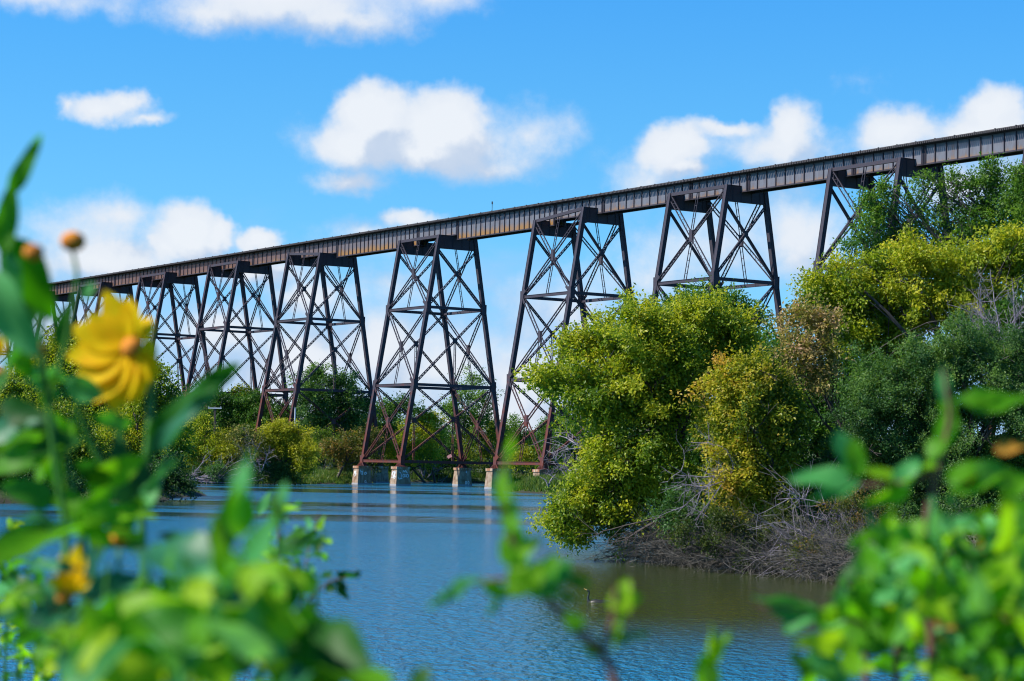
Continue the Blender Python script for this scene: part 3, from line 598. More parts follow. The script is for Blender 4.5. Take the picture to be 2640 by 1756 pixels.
# --- low growth closing the banks
for nm, lab, Y, ls, mk, tn, lf, cv in (
  ('bank_shrub', 'shaded green shrub at the foot of the golden tree behind the brush', 80, ((1560, 1180, 60), (1620, 1210, 55), (1680, 1230, 60), (1750, 1220, 60), (1820, 1210, 60), (1640, 1150, 60), (1880, 1180, 60)), 'dark', .45, .10, .8),
  ('overhanging_shrub', 'green shrub drooping through the grey brush right under the golden tree', 75.5, ((1700, 1230, 42), (1760, 1250, 40), (1830, 1240, 45), (1880, 1250, 40), (1660, 1200, 40), (1930, 1290, 36), (1990, 1290, 40), (1800, 1200, 45), (1720, 1285, 30), (1790, 1300, 28), (1860, 1305, 28), (1640, 1255, 32), (1570, 1235, 34)), 'olive', .4, .085, .6),
  ('bank_shrub', 'dark shrub low on the right behind the near foreground leaves', 74, ((2150, 1290, 70), (2250, 1280, 80), (2350, 1290, 90), (2080, 1230, 60), (2200, 1220, 80), (2330, 1200, 80), (2150, 1340, 60), (2280, 1370, 80)), 'dark', .5, .085, .9),
  ('waterside_shrub', 'black-green shrub hanging over the water at the left edge', 172, ((-20, 1110, 60), (40, 1130, 40), (100, 1130, 40), (160, 1125, 42), (-60, 1060, 80), (0, 1155, 26), (60, 1155, 24), (120, 1152, 22), (-30, 1150, 40), (150, 1148, 22)), 'dark', .15, .22, .9),
  ('waterside_shrub', 'black-green shrub over the water below the big flower', 188, ((210, 1115, 44), (260, 1120, 40), (310, 1115, 42), (355, 1110, 38), (385, 1085, 26), (405, 1112, 24), (432, 1124, 16)), 'dark', .15, .22, .9),
  ('sapling_clump', 'low green saplings on the bank right of the round yellow bush', 410, ((735, 1035, 24), (765, 1030, 26), (740, 1010, 26), (795, 1035, 22)), 'yellowgreen', .3, .32, .8),
  ('sapling_clump', 'green saplings behind the pier pair of the middle river tower', 490, ((880, 1070, 24), (930, 1075, 24), (960, 1060, 24), (1040, 1075, 24), (1090, 1070, 26), (1130, 1075, 22), (1160, 1060, 26), (1200, 1070, 26)), 'mid', .35, .38, .9)):
    tree(nm, lab, 'shrub', ground_pt(ls[0][0], Y), lob(Y, *ls), lf, mk, None, cv, .10, tn, stem='stems', twigs=6)
# --- dead wood and brush
def brush(name, label, cat, a, b, depth, hgt, n, seed, mat_=None, r=.011, lean=(0, 0), group=None, branch=3):
    """arching bare twigs rising from a strip of ground a-b"""
    rng = np.random.default_rng(seed); a = np.array(a, float); b = np.array(b, float); out = []
    o0 = (a + b) / 2; o0[2] = 0
    for k in range(n):
        s_ = a + (b - a) * rng.uniform(0, 1) + (*rng.normal(0, depth, 2), 0); s_[2] = max(-.05, H(s_[0], s_[1])) + rng.uniform(0, .5) * hgt
        d = unit(np.array([*(rng.normal(0, .8, 2) + lean), abs(rng.normal(.5, .5))])); L = hgt * rng.uniform(.6, 1.5)
        m_ = 7; t = np.linspace(0, 1, m_)[:, None]
        P = s_ + d * t * L + np.array([0, 0, -1.]) * (t ** 2) * L * rng.uniform(.05, .5) + np.cumsum(rng.normal(0, L * .03, (m_, 3)), 0)
        P[:, 2] = np.maximum(P[:, 2], -.03); rr = r * rng.uniform(.5, 1.5); out.append((P, np.linspace(rr, rr * .35, m_)))
        for j in range(branch):
            i_ = rng.integers(1, 6); e = unit(d + rng.normal(0, .7, 3)) * L * rng.uniform(.25, .6); tt = np.linspace(0, 1, 5)[:, None]
            Q = P[i_] + e * tt + (0, 0, -.15) * tt ** 2 * L + np.cumsum(rng.normal(0, L * .02, (5, 3)), 0); Q[:, 2] = np.maximum(Q[:, 2], -.03); out.append((Q, np.linspace(rr * .55, rr * .25, 5)))
            for _ in range(2):
                i2 = rng.integers(1, 4); e2 = unit(e + rng.normal(0, .6, 3) * np.linalg.norm(e)) * np.linalg.norm(e) * .5; out.append((Q[i2] + e2 * np.linspace(0, 1, 3)[:, None], np.linspace(rr * .35, rr * .2, 3)))
    V, F = tubes(out, 3); o = mesh_np(name, V - o0, F, mat_ or M_BRUSH, None, loc=tuple(o0)); tag(o, label, cat, group)
    return o
gb = 'heaps of grey brush along the right shore'
brush('brush_heap', 'grey-purple tangle of twigs at the water below the leaning tree', 'brush', (5.4, 85.5, 0), (7.4, 80, 0), .6, 1.9, 560, 5, group=gb, lean=(-.5, -.2))
brush('brush_heap', 'widest tangle of grey twigs at the water below the golden tree', 'brush', (7.2, 80.5, 0), (9.6, 75, 0), .6, 1.6, 520, 6, group=gb, lean=(-.3, -.3))
brush('brush_heap', 'grey twigs at the water mixed with the yellow-flecked shrub', 'brush', (9.6, 75, 0), (12.4, 68.5, 0), .6, 1.6, 520, 7, group=gb, lean=(-.2, -.3))
brush('brush_heap', 'grey twigs low at the right, mostly behind the near leaves', 'brush', (12.6, 70, 0), (17, 60, 0), 1.0, 1.3, 380, 8, group=gb)
def bare(name, label, base, ends, r, seed, mat_=None, Y=None, k=5, side=.3):
    """a dead limb or bare shrub: main limbs from base to each end, forked twigs on them"""
    rng = np.random.default_rng(seed); base = np.array(base, float); out = []
    for e in ends:
        e = np.array(e, float); P, w = limb(rng, base, e, r, r * .3, .10, 9); out.append((P, w)); L = np.linalg.norm(e - base)
        for j in range(k):
            i_ = rng.integers(2, 8); d = unit(unit(e - base) + rng.normal(0, .7, 3)) * L * rng.uniform(.2, side + .25); Q, w2 = limb(rng, P[i_], P[i_] + d, r * .4, r * .12, .12, 6); out.append((Q, w2))
            for _ in range(3):
                i2 = rng.integers(1, 5); d2 = unit(d + rng.normal(0, .6, 3) * np.linalg.norm(d)) * np.linalg.norm(d) * rng.uniform(.3, .6); out.append(limb(rng, Q[i2], Q[i2] + d2, r * .2, r * .08, .12, 4))
    V, F = tubes(out, 4); tag(mesh_np(name, V - base, F, mat_ or M_DEAD, None, loc=tuple(base)), label, 'dead branches')
A = lambda x, y, Y: tuple(at(x, y, Y))
bare('bare_shrub', 'pale leafless shrub spreading its branches high on the right slope', A(2310, 810, 84), [A(2180, 700, 83), (A(2200, 790, 82)), A(2260, 660, 84), A(2330, 640, 84), A(2380, 680, 85), A(2230, 730, 82), A(2280, 620, 85), A(2210, 840, 82), A(2350, 700, 83), A(2200, 740, 82)], .03, 3, k=12)
bare('bare_limbs', 'pale dead limbs fanning over the brush right of the golden tree', A(2020, 1260, 74), [A(1790, 1150, 73), A(1800, 1200, 73), A(1850, 1120, 74), A(1780, 1250, 72), A(1900, 1290, 72), A(1950, 1130, 74), A(1820, 1290, 72), A(1760, 1200, 73), A(1870, 1180, 73)], .035, 4, k=11)
bare('bare_limbs', 'pale dead limbs reaching left in the dark hollow of the thicket', A(1690, 1080, 78), [A(1540, 1070, 77), A(1590, 1020, 78), A(1560, 1110, 77), A(1620, 1130, 77), A(1560, 1180, 77), A(1600, 1200, 77)], .03, 9, k=10)
bare('bare_limbs', 'thin drooping dead limbs touching the water under the leaning tree', A(1530, 1190, 80), [A(1400, 1250, 79), A(1440, 1260, 79), A(1350, 1240, 80), A(1470, 1240, 79)], .035, 10, M_BARK, k=5)
bare('bare_limbs', 'grey dead limbs at the left side of the leaning tree, beside the viaduct pier', A(1390, 1060, 84), [A(1290, 1040, 86), A(1310, 1080, 86), A(1280, 1000, 86), A(1340, 960, 85), A(1300, 940, 85)], .045, 11, k=7)
bare('bare_bush', 'bare grey bush on the bank right of the last river pier', A(1310, 1112, 305), [A(1270, 1050, 305), A(1290, 1040, 304), A(1330, 1050, 305), A(1300, 1070, 304), A(1340, 1080, 304), A(1260, 1080, 305)], .12, 12, k=9)
bare('fallen_tree', 'bleached fallen tree on the far shore between the middle piers', A(975, 1111, 476), [A(1000, 1060, 477), A(960, 1070, 477), A(1020, 1080, 476), A(940, 1095, 475), A(1020, 1110, 475), A(985, 1050, 477)], .16, 13, k=9)
bare('fallen_tree', 'bleached brush pile at the waterline below the yellow-green shrub', A(420, 1105, 344), [A(470, 1060, 345), A(520, 1075, 344), A(450, 1080, 344), A(500, 1100, 343), A(560, 1085, 343), A(590, 1100, 343), A(400, 1085, 344)], .12, 14, k=9)
bare('bare_bush', 'silver-grey bare bush left of the round yellow bush', A(600, 1090, 348), [A(575, 1010, 349), A(600, 1020, 348), A(560, 1040, 348), A(620, 1040, 348), A(590, 1060, 347)], .11, 15, k=10)
bare('bleached_branch', 'white bent branch in the grass beside the last river pier', A(1262, 1122, 300), [A(1280, 1092, 300), A(1243, 1098, 300)], .16, 16, k=0)
# --- grass and reeds on the shores
rng = np.random.default_rng(9); N = 260000
gx_ = np.concatenate([rng.uniform(-70, 60, N), rng.uniform(-60, 15, N // 2)]); gy_ = np.concatenate([rng.uniform(55, 500, N), rng.uniform(300, 420, N // 2)])
sd_ = sdist(gx_, gy_); ok = (sd_ > .1) & (sd_ < 16) & (np.abs(gx_) < .26 * gy_ + 3); gx_, gy_, sd_ = gx_[ok], gy_[ok], sd_[ok]
gz_ = height(gx_, gy_); n = len(gx_); hh = (.35 + .6 * np.clip(sd_ / 5, 0, 1)) * rng.uniform(.6, 1.5, n) * np.where(gy_ > 250, 1.25, .7); w = np.where(gy_ > 250, .11, .035)
a_ = rng.uniform(0, 6.28, n); lx, ly = rng.normal(0, .3, n) * hh, rng.normal(0, .3, n) * hh
V = np.stack([np.stack([gx_ - np.cos(a_) * w, gy_ - np.sin(a_) * w, gz_ - .05], -1), np.stack([gx_ + np.cos(a_) * w, gy_ + np.sin(a_) * w, gz_ - .05], -1), np.stack([gx_ + lx, gy_ + ly, gz_ + hh], -1)], 1).reshape(-1, 3)
M_GRASS = leaf_mat('bank_grass', [(0, (.03, .075, .012)), (.5, (.085, .17, .02)), (1, (.26, .27, .06))], scale=.12)
tag(mesh_np('bank_grass', V, np.arange(3 * n).reshape(n, 3), M_GRASS, tint=rng.uniform(.1, .9, n)), 'green reeds and grass along the river banks', 'grass', kind='stuff')
# --- utility poles by the woods
m, q, b = mat('galvanised_metal'); b.inputs['Base Color'].default_value = (.5, .55, .6, 1); b.inputs['Roughness'].default_value = .5; M_GALV = m
p = at(495, 940, 395); pole = empty('utility_pole', (p.x, p.y, H(p.x, p.y))); tag(pole, 'wooden utility pole with a pale crossarm left of the yellow-green shrub', 'utility pole'); zt = p.z - pole.location.z
m_ = MB(); m_.beam((0, 0, 0), (0, 0, zt + .3), .32, .32, (0, 1, 0)); m_.build('pole', M_BARK, pole)
m_ = MB(); m_.box((0, -.22, zt), (2.5, .12, .2)); m_.box((-1.1, -.22, zt + .2), (.12, .12, .25)); m_.box((1.1, -.22, zt + .2), (.12, .12, .25)); m_.build('crossarm', M_GALV, pole)
p = at(680, 940, 398); pole = empty('metal_post', (p.x, p.y, H(p.x, p.y))); tag(pole, 'slim grey metal post above the round yellow bush', 'post'); zt = p.z - pole.location.z
V, F = tubes([(np.array([(0, 0, 0), (0, 0, zt)]), [.17, .13])], 8); mesh_np('shaft', V, F, M_GALV, pole); m_ = MB(); m_.box((0, 0, zt + .04), (.34, .34, .08)); m_.build('cap', M_GALV, pole)
m, q, b = mat('faded_red_paint'); b.inputs['Base Color'].default_value = (.75, .3, .24, 1)
p = at(1035, 1051, 352); o = MB().box((0, 0, 0), (.75, .08, .5)).build('marker_plate', m); o.location = p; o.rotation_euler = (0, R(-30), 0); tag(o, 'small pinkish-red plate seen low through the middle river tower', 'plate')
m_ = MB(); m_.box((0, 0, 1.6), (.06, .06, 3.2)); m_.build('hanger_wire', M_STEEL, o)
# ------------------------------------------------------------------ cormorant swimming left
m, q, b = mat('black_feathers'); n = q.noise(q.node('ShaderNodeTexCoord').outputs['Object'], 40, 3).outputs[0]
q.put(b.inputs['Base Color'], q.ramp(n, (.3, (.008, .01, .008)), (.7, (.035, .035, .03)))); b.inputs['Roughness'].default_value = .45; M_BLK = m
m, q, b = mat('orange_bill'); b.inputs['Base Color'].default_value = (.75, .45, .12, 1); M_BILL = m
p = at(1357, 1384, 57.5); bird = empty('cormorant', (p.x, p.y, 0)); tag(bird, 'black cormorant swimming low in the water with its bill raised', 'bird'); bird.rotation_euler.z = R(-8)
ring = [(.66, .0, .004), (.60, .0, .02), (.48, .015, .05), (.34, .02, .085), (.18, .02, .10), (.06, .01, .09), (-.01, .02, .06), (-.035, .07, .034), (-.035, .13, .024), (-.015, .19, .022), (-.005, .245, .022), (-.02, .28, .028), (-.05, .295, .026), (-.075, .305, .014)]
V, F = tubes([(np.array([(a, 0, b_ - .045 * (r_ > .05)) for a, b_, r_ in ring]), [r_ for a, b_, r_ in ring])], 14); o = mesh_np('body', V, F, M_BLK, bird, smooth=True)
V, F = tubes([(np.array([(-.07, 0, .303), (-.11, 0, .322), (-.145, 0, .340), (-.15, 0, .334)]), [.013, .009, .006, .003])], 8); mesh_np('bill', V, F, M_BILL, bird, smooth=True)
o.scale = (1, 1, 1)

# ------------------------------------------------------------------ plants on the near bank, 1 to 3 m from the lens
def broad_mat(name, lo, mi, hi, trans=.5, rough=.5, spec=.3):
    return leaf_mat(name, [(0, lo), (.5, mi), (1, hi)], rough=rough, trans=trans, scale=2.5, patch=.15, gloss=spec)
MF = dict(
 deep=broad_mat('deep_green_leaf', (.012, .09, .012), (.035, .19, .018), (.09, .32, .03)),
 teal=broad_mat('bluish_leaf', (.008, .08, .04), (.025, .16, .07), (.08, .32, .14), .3, .45, .3),
 pale=broad_mat('pale_green_leaf', (.06, .30, .07), (.11, .42, .12), (.20, .50, .19), .4, .5, .25),
 fresh=broad_mat('fresh_green_leaf', (.06, .27, .006), (.15, .44, .010), (.32, .58, .02), .6),
 lime=broad_mat('lime_leaf', (.15, .40, .008), (.30, .54, .012), (.48, .62, .03), .55),
 rust=broad_mat('autumn_leaf', (.25, .10, .02), (.5, .22, .03), (.6, .4, .05), .4))
M_STALK = broad_mat('green_stalk', (.05, .2, .02), (.11, .30, .03), (.2, .38, .05), .1)
M_RED = bark('reddish_twig', (.09, .04, .03), (.2, .09, .07))
m = bpy.data.materials.new('yellow_petal'); m.use_nodes = True; q = NT(m.node_tree); b = q.n['Principled BSDF']
n = q.noise(q.node('ShaderNodeTexCoord').outputs['Object'], 60, 3).outputs[0]
c = q.ramp(n, (.3, (.97, .54, .003)), (.7, (1.0, .72, .006))); q.put(b.inputs['Base Color'], c); b.inputs['Roughness'].default_value = .6; b.inputs['Specular IOR Level'].default_value = .1
tr = q.node('ShaderNodeBsdfTranslucent', {'Color': c}); q.put(q.n['Material Output'].inputs[0], q.node('ShaderNodeMixShader', {0: .45, 1: b.outputs[0], 2: tr.outputs[0]})); M_PETAL = m
m, q, b = mat('flower_disc'); n = q.noise(q.node('ShaderNodeTexCoord').outputs['Object'], 220, 2).outputs[0]
q.put(b.inputs['Base Color'], q.ramp(n, (.35, (.42, .12, .005)), (.65, (.80, .29, .01)))); b.inputs['Roughness'].default_value = .8; M_DISC = m
def blade(p, q_, w, nrm, rng, droop=.15, fold=.25, prof=.75, nt=9, ns=2, wavy=.06):
    """one broad leaf from p to q_ with a folded midrib and a soft wave"""
    p = np.array(p, float); q_ = np.array(q_, float); d = q_ - p; L = np.linalg.norm(d); d /= L
    n = np.array(nrm, float); n -= d * (n @ d); n /= np.linalg.norm(n) + 1e-9; sd = np.cross(d, n)
    t = np.linspace(0, 1, nt); s = np.linspace(-1, 1, 2 * ns + 1); wd = w / 2 * np.sin(np.pi * t ** prof) ** .8 + w * .02
    ph = rng.uniform(0, 6)
    P = p + d * L * t[:, None, None] + sd * (wd[:, None, None] * s[None, :, None]) + n * ((np.abs(s)[None, :] * wd[:, None] * fold) + (-droop * L * (t ** 2))[:, None] + wavy * L * np.sin(t[:, None] * 8 + ph + s[None] * 1.5) * np.abs(s)[None])[..., None]
    k = 2 * ns + 1; i = (np.arange(nt - 1)[:, None] * k + np.arange(k - 1)[None]).ravel()
    return P.reshape(-1, 3), np.stack([i, i + 1, i + k + 1, i + k], -1)
CAMR = np.array(CM.to_3x3())
def pv(x, y, Y): return np.array(at(x, y, Y))
class Plant:
    def __init__(s, name, label, cat, base, seed, group=None):
        s.rng = np.random.default_rng(seed); s.base = np.array([*base, H(*base)]); s.root = empty(name, tuple(s.base)); tag(s.root, label, cat, group); s.L = {}; s.st = []
    def leaf(s, kind, x0, y0, x1, y1, w, Y, Y1=None, tint=.5, face=None, **kw):
        p, q_ = pv(x0, y0, Y) - s.base, pv(x1, y1, Y1 or Y * s.rng.uniform(.97, 1.03)) - s.base
        if face is None: face = s.rng.normal(0, .45, 3) + (-.2, -.75, .45)
        V, F = blade(p, q_, w / PXM(Y), face, s.rng, **kw); s.L.setdefault(kind, []).append((V, F, tint)); return s
    def stem(s, pts, r0, r1, down=True):
        """pts in the print (x, y, Y), tip first; carried on down to the soil"""
        P = [pv(*a) - s.base for a in pts]
        if down:
            e = P[-1]; foot = np.array([*s.rng.normal(0, .05, 2), -.03]); P += [e * .7 + foot * .3, e * .35 + foot * .65, foot]
        P = np.array(P); t = np.linspace(0, 1, len(P)); tt = np.linspace(0, 1, len(P) * 4)
        Q = np.stack([np.interp(tt, t, P[:, i]) for i in range(3)], -1)
        Q[1:-1] = (Q[:-2] + 2 * Q[1:-1] + Q[2:]) / 4
        s.st.append((Q, np.linspace(r0, r1, len(Q)))); return s
    def fill(s, n, regs, size, Y, kinds, asp=(.4, .6), up=.3):
        """many leaves at random inside ellipses (x, y, rx, ry) of the print"""
        wts = np.array([a[2] * a[3] for a in regs], float); wts /= wts.sum()
        for _ in range(n):
            x, y, rx, ry = regs[s.rng.choice(len(regs), p=wts)]; a = s.rng.uniform(0, 6.28); r = s.rng.uniform(0, 1) ** .5
            x += rx * r * math.cos(a); y += ry * r * math.sin(a); l = s.rng.uniform(*size); an = s.rng.uniform(0, 6.28); yy = s.rng.uniform(*Y); dx, dy = math.cos(an) * l, math.sin(an) * l * .8 - up * l
            s.leaf(kinds[s.rng.integers(len(kinds))], x - dx / 2, y - dy / 2, x + dx / 2, y + dy / 2, l * s.rng.uniform(*asp), yy, yy * s.rng.uniform(.96, 1.04), tint=s.rng.uniform(.1, .95))
        return s
    def done(s, stalk=None):
        first = None
        for k, ls in s.L.items():
            n = 0; V = []; F = []; T = []
            for v, f, t in ls: V.append(v); F.append(f + n); n += len(v); T += [t] * len(f)
            mesh_np('foliage', np.concatenate(V), np.concatenate(F), MF[k], s.root, smooth=True, tint=T)
        if s.st: V, F = tubes(s.st, 8); mesh_np('stem', V, F, stalk or M_STALK, s.root, smooth=True)
        return s.root
def flower(pl, cx, cy, Y, tips, face, disc=22, w=70, name='petal'):
    """tips: petal ends (x, y, dY) in the print"""
    c = pv(cx, cy, Y) - pl.base; f = unit(np.array(face, float))
    head = empty('flower_head', tuple(c), pl.root) if False else None
    u = unit(np.cross(f, (0, 0, 1))); v = np.cross(u, f); r = disc / PXM(Y); k = 12; P = [np.zeros(3) + f * r * .75]; F = []
    Vd = []; Fd = []
    for i in range(5):
        a = i / 4 * math.pi / 2
        for j in range(k): Vd.append(c + (u * math.cos(j * 2 * math.pi / k) + v * math.sin(j * 2 * math.pi / k)) * r * math.cos(a) + f * r * .75 * math.sin(a))
    Fd = [(i * k + j, i * k + (j + 1) % k, (i + 1) * k + (j + 1) % k, (i + 1) * k + j) for i in range(4) for j in range(k)]
    hd = mesh_np('flower_head', np.array(Vd), Fd, M_DISC, pl.root, smooth=True)
    for t in tips:
        q_ = pv(t[0], t[1], Y + t[2]) - pl.base; st = c + unit(q_ - c) * r * .6 - f * r * .1
        V, F = blade(st, q_, (t[3] if len(t) > 3 else w) / PXM(Y), f + unit(q_ - c) * .2, pl.rng, .05, .07, .85, wavy=.02); mesh_np(name, V, F, M_PETAL, hd, smooth=True)
def bud(pl, cx, cy, Y, r, seedy=True):
    c = pv(cx, cy, Y) - pl.base; rr = r / PXM(Y); t = np.linspace(-1, 1, 9)
    V, F = tubes([(np.stack([c[0] + 0 * t, c[1] + 0 * t, c[2] + t * rr * .85], -1), rr * np.sqrt(np.maximum(1 - t ** 2, .002)))], 14); mesh_np('seed_head', V, F, M_DISC, pl.root, smooth=True)
gl = 'tall flowering plants in the left foreground'
# a: the plant carrying the big yellow flower
p = Plant('flowering_plant', 'tall leafy plant carrying the big open yellow flower, out of focus in front', 'flowering plant', (-.42, 1.75), 101, gl)
flower(p, 302, 800, 1.75, [(238, 668, .0, 70), (292, 684, .0, 66), (346, 728, .01, 66), (200, 722, .0, 60), (160, 752, .0, 70), (150, 818, .0, 74), (168, 882, .0, 80), (212, 926, .0, 84), (256, 948, .0, 90), (310, 932, .0, 84), (354, 882, .01, 74), (364, 820, .01, 66)], (-.35, -.9, .3), 26)
p.stem([(300, 815, 1.77), (250, 930, 1.76), (290, 1040, 1.76), (330, 1190, 1.75), (330, 1568, 1.72)], .0016, .005).stem([(348, 880, 1.76), (345, 1010, 1.75), (322, 1150, 1.75)], .0028, .004, False)
p.stem([(175, 930, 1.74), (215, 1040, 1.75), (320, 1180, 1.75)], .0022, .003, False)
p.leaf('deep', 350, 1030, 508, 838, 74, 1.72, 1.66, .4).leaf('teal', 345, 1045, 470, 900, 44, 1.70, 1.66, .5).leaf('teal', 330, 1180, 262, 1020, 105, 1.74, 1.70, .15).leaf('teal', 330, 1185, 385, 1040, 70, 1.72, 1.70, .7).leaf('pale', 325, 1195, 355, 1090, 50, 1.7, 1.7, .3)
p.leaf('pale', 150, 880, 60, 862, 78, 1.70, 1.68, .25).leaf('pale', 150, 880, 235, 915, 62, 1.72, 1.72, .2).leaf('pale', 60, 860, 150, 905, 70, 1.68, 1.7, .2)
p.leaf('fresh', 170, 960, 60, 1120, 80, 1.7, 1.66, .35).leaf('fresh', 180, 1010, -20, 1000, 105, 1.68, 1.62, .3).leaf('fresh', 330, 1150, 250, 1250, 60, 1.7, 1.66, .4).leaf('deep', 300, 980, 220, 960, 40, 1.74, 1.7, .6)
p.leaf('fresh', 60, 1010, 190, 970, 90, 1.66, 1.7, .4).leaf('lime', 95, 1000, 150, 1160, 46, 1.68, 1.66, .3)
p.done()
# a2: broad leaves of a taller stalk between the two flowers
p = Plant('leafy_plant', 'broad dark green leaves crossing on a stalk between the two yellow flowers', 'plant', (-.48, 1.62), 111)
for a in (('fresh', -20, 1080, 130, 1020, 70), ('deep', 0, 930, 120, 985, 64), ('deep', 190, 1010, 60, 1040, 74), ('fresh', 200, 1120, 330, 1060, 66), ('deep', 120, 1160, 10, 1110, 76), ('teal', 150, 1210, 30, 1180, 70), ('fresh', 210, 1200, 350, 1170, 72), ('deep', 250, 1120, 170, 1050, 56), ('deep', 220, 1230, 330, 1260, 74), ('fresh', 130, 1130, 215, 1210, 58), ('teal', -30, 1010, 80, 960, 60), ('fresh', 70, 1230, -30, 1300, 60)): p.leaf(*a, 1.62, 1.6, p.rng.uniform(.1, .7))
p.stem([(120, 960, 1.62), (160, 1080, 1.62), (190, 1230, 1.62), (210, 1568, 1.6)], .0016, .0042)
p.done()
# b: the plant at the left edge with the three orange heads
p = Plant('flowering_plant', 'plant at the left edge with round orange seed heads and a long upright leaf', 'flowering plant', (-.50, 1.6), 102, gl)
bud(p, 168, 556, 1.6, 29); bud(p, 78, 581, 1.42, 24); bud(p, 86, 806, 1.58, 20); bud(p, -4, 860, 1.55, 16)
p.stem([(168, 580, 1.6), (180, 640, 1.6), (150, 800, 1.6), (110, 930, 1.6), (130, 1090, 1.6), (150, 1200, 1.6), (160, 1568, 1.55)], .0012, .0042).stem([(76, 600, 1.6), (95, 700, 1.6), (100, 860, 1.6), (112, 930, 1.6)], .0014, .003, False).stem([(86, 820, 1.58), (108, 930, 1.6)], .0014, .002, False)
p.leaf('fresh', 4, 590, 30, 405, 52, 1.5, 1.5, .15, face=(.2, -.9, .2), droop=.12).leaf('fresh', 22, 450, 98, 312, 42, 1.5, 1.5, .1, face=(.2, -.9, .3), droop=-.1)
p.leaf('fresh', 20, 540, 118, 745, 100, 1.50, 1.52, .02, face=(-.15, -.97, .2)).leaf('deep', 60, 600, 60, 760, 104, 1.55, 1.56, .5, face=(-.2, -.97, .2)).leaf('pale', -40, 620, 72, 822, 112, 1.46, 1.46, .6, face=(-.45, -.85, .3)).leaf('pale', 10, 580, 50, 700, 44, 1.5, 1.5, .45)
p.leaf('deep', 60, 800, -30, 880, 70, 1.55, 1.5, .6).leaf('fresh', 30, 800, 75, 870, 50, 1.55, 1.55, .2).leaf('deep', 135, 800, 160, 700, 44, 1.6, 1.6, .35).leaf('fresh', 100, 940, 130, 860, 36, 1.6, 1.6, .2)
flower(p, -14, 800, 1.56, [(14, 782, 0, 30), (16, 806, 0, 30), (5, 825, 0, 30), (-5, 772, 0, 30)], (.1, -.9, .2), 9)
flower(p, 0, 862, 1.55, [(20, 850, 0, 26), (18, 870, 0, 26)], (.1, -.9, .2), 10)
p.leaf('pale', 215, 650, 190, 690, 26, 1.5, 1.5, .3)
p.leaf('fresh', -30, 1290, 270, 1160, 66, 1.45, 1.5, .35, face=(-.2, -.6, .8), droop=.12).leaf('deep', -20, 1250, 230, 1190, 50, 1.5, 1.52, .5).leaf('fresh', 60, 1240, 330, 1200, 60, 1.5, 1.55, .4).leaf('fresh', 190, 1200, 262, 1120, 60, 1.5, 1.5, .4).leaf('fresh', 180, 1180, 250, 1260, 60, 1.5, 1.5, .4)
p.done()
# c: the half-open flower lower left
p = Plant('flowering_plant', 'plant lower left with one half-open orange-yellow flower', 'flowering plant', (-.43, 1.5), 103, gl)
flower(p, 150, 1372, 1.5, [(180, 1246, 0, 34), (212, 1330, 0, 44), (196, 1282, 0, 40), (140, 1275, 0, 30), (108, 1330, 0, 44), (112, 1372, 0, 40), (160, 1300, -.01, 46)], (.0, -.75, .6), 20)
bud(p, 275, 1240, 1.55, 22)
p.stem([(150, 1385, 1.5), (170, 1480, 1.5), (190, 1568, 1.48)], .0016, .004).stem([(275, 1260, 1.55), (270, 1400, 1.52), (240, 1568, 1.5)], .0014, .003)
p.leaf('teal', 320, 1320, 110, 1440, 105, 1.5, 1.45, .6, face=(-.3, -.4, .9)).leaf('teal', 230, 1260, 190, 1360, 80, 1.55, 1.55, .1).leaf('deep', 110, 1380, 40, 1360, 44, 1.5, 1.5, .7).leaf('teal', 60, 1430, 250, 1400, 70, 1.5, 1.5, .15).leaf('lime', 215, 1190, 225, 1290, 44, 1.6, 1.6, .5)
p.fill(16, [(130, 1450, 150, 80), (100, 1330, 110, 60)], (60, 120), (1.35, 1.7), ['teal', 'deep', 'fresh'])
p.done()
# d: dense broad leaves filling the lower left
p = Plant('leafy_plant', 'dense broad-leaved plant filling the lower left corner area, out of focus', 'plant', (-.33, 1.35), 104)
p.leaf('teal', 310, 1265, 560, 1290, 125, 1.35, 1.3, .55, face=(-.2, -.5, .8)).leaf('deep', 460, 1240, 500, 1350, 110, 1.35, 1.3, .5).leaf('deep', 512, 1290, 520, 1130, 62, 1.3, 1.3, .1)
p.leaf('pale', 548, 1200, 556, 1040, 66, 1.15, 1.15, .15).leaf('fresh', 548, 1240, 560, 1110, 70, 1.15, 1.15, .55).leaf('pale', 545, 1420, 600, 1180, 90, 1.2, 1.18, .1).leaf('fresh', 540, 1440, 560, 1280, 80, 1.2, 1.2, .5)
p.leaf('deep', 600, 1320, 735, 1215, 105, 1.3, 1.3, .3).leaf('deep', 610, 1420, 700, 1300, 90, 1.3, 1.3, .5).leaf('pale', 654, 1200, 646, 1108, 40, 1.3, 1.3, .2).leaf('rust', 640, 1200, 640, 1150, 18, 1.3, 1.3, .3).leaf('deep', 640, 1220, 620, 1130, 34, 1.3, 1.3, .6)
p.leaf('lime', 250, 1420, 540, 1330, 80, 1.2, 1.15, .3, face=(0, -.5, .9)).leaf('fresh', 150, 1568, 420, 1400, 120, 1.15, 1.1, .5).leaf('teal', 480, 1490, 520, 1380, 90, 1.2, 1.2, .9).leaf('pale', 130, 1600, 400, 1450, 120, 1.1, 1.1, .1)
p.leaf('fresh', 560, 1600, 900, 1500, 90, 1.15, 1.1, .35).leaf('deep', 660, 1480, 870, 1560, 110, 1.15, 1.1, .35).leaf('deep', 740, 1420, 850, 1590, 100, 1.15, 1.1, .3)
p.fill(190, [(420, 1480, 260, 110), (560, 1400, 150, 110), (250, 1500, 160, 90), (700, 1520, 130, 60), (430, 1330, 130, 70)], (80, 170), (1.05, 1.7), ['deep', 'fresh', 'teal', 'pale', 'fresh', 'fresh', 'lime', 'lime'])
for x in (240, 330, 450, 540, 650, 720): p.stem([(x + 8, 1330 + p.rng.uniform(-60, 60), 1.4), (x, 1460, 1.4), (x - 10, 1568, 1.36)], .0015, .004)
p.done()
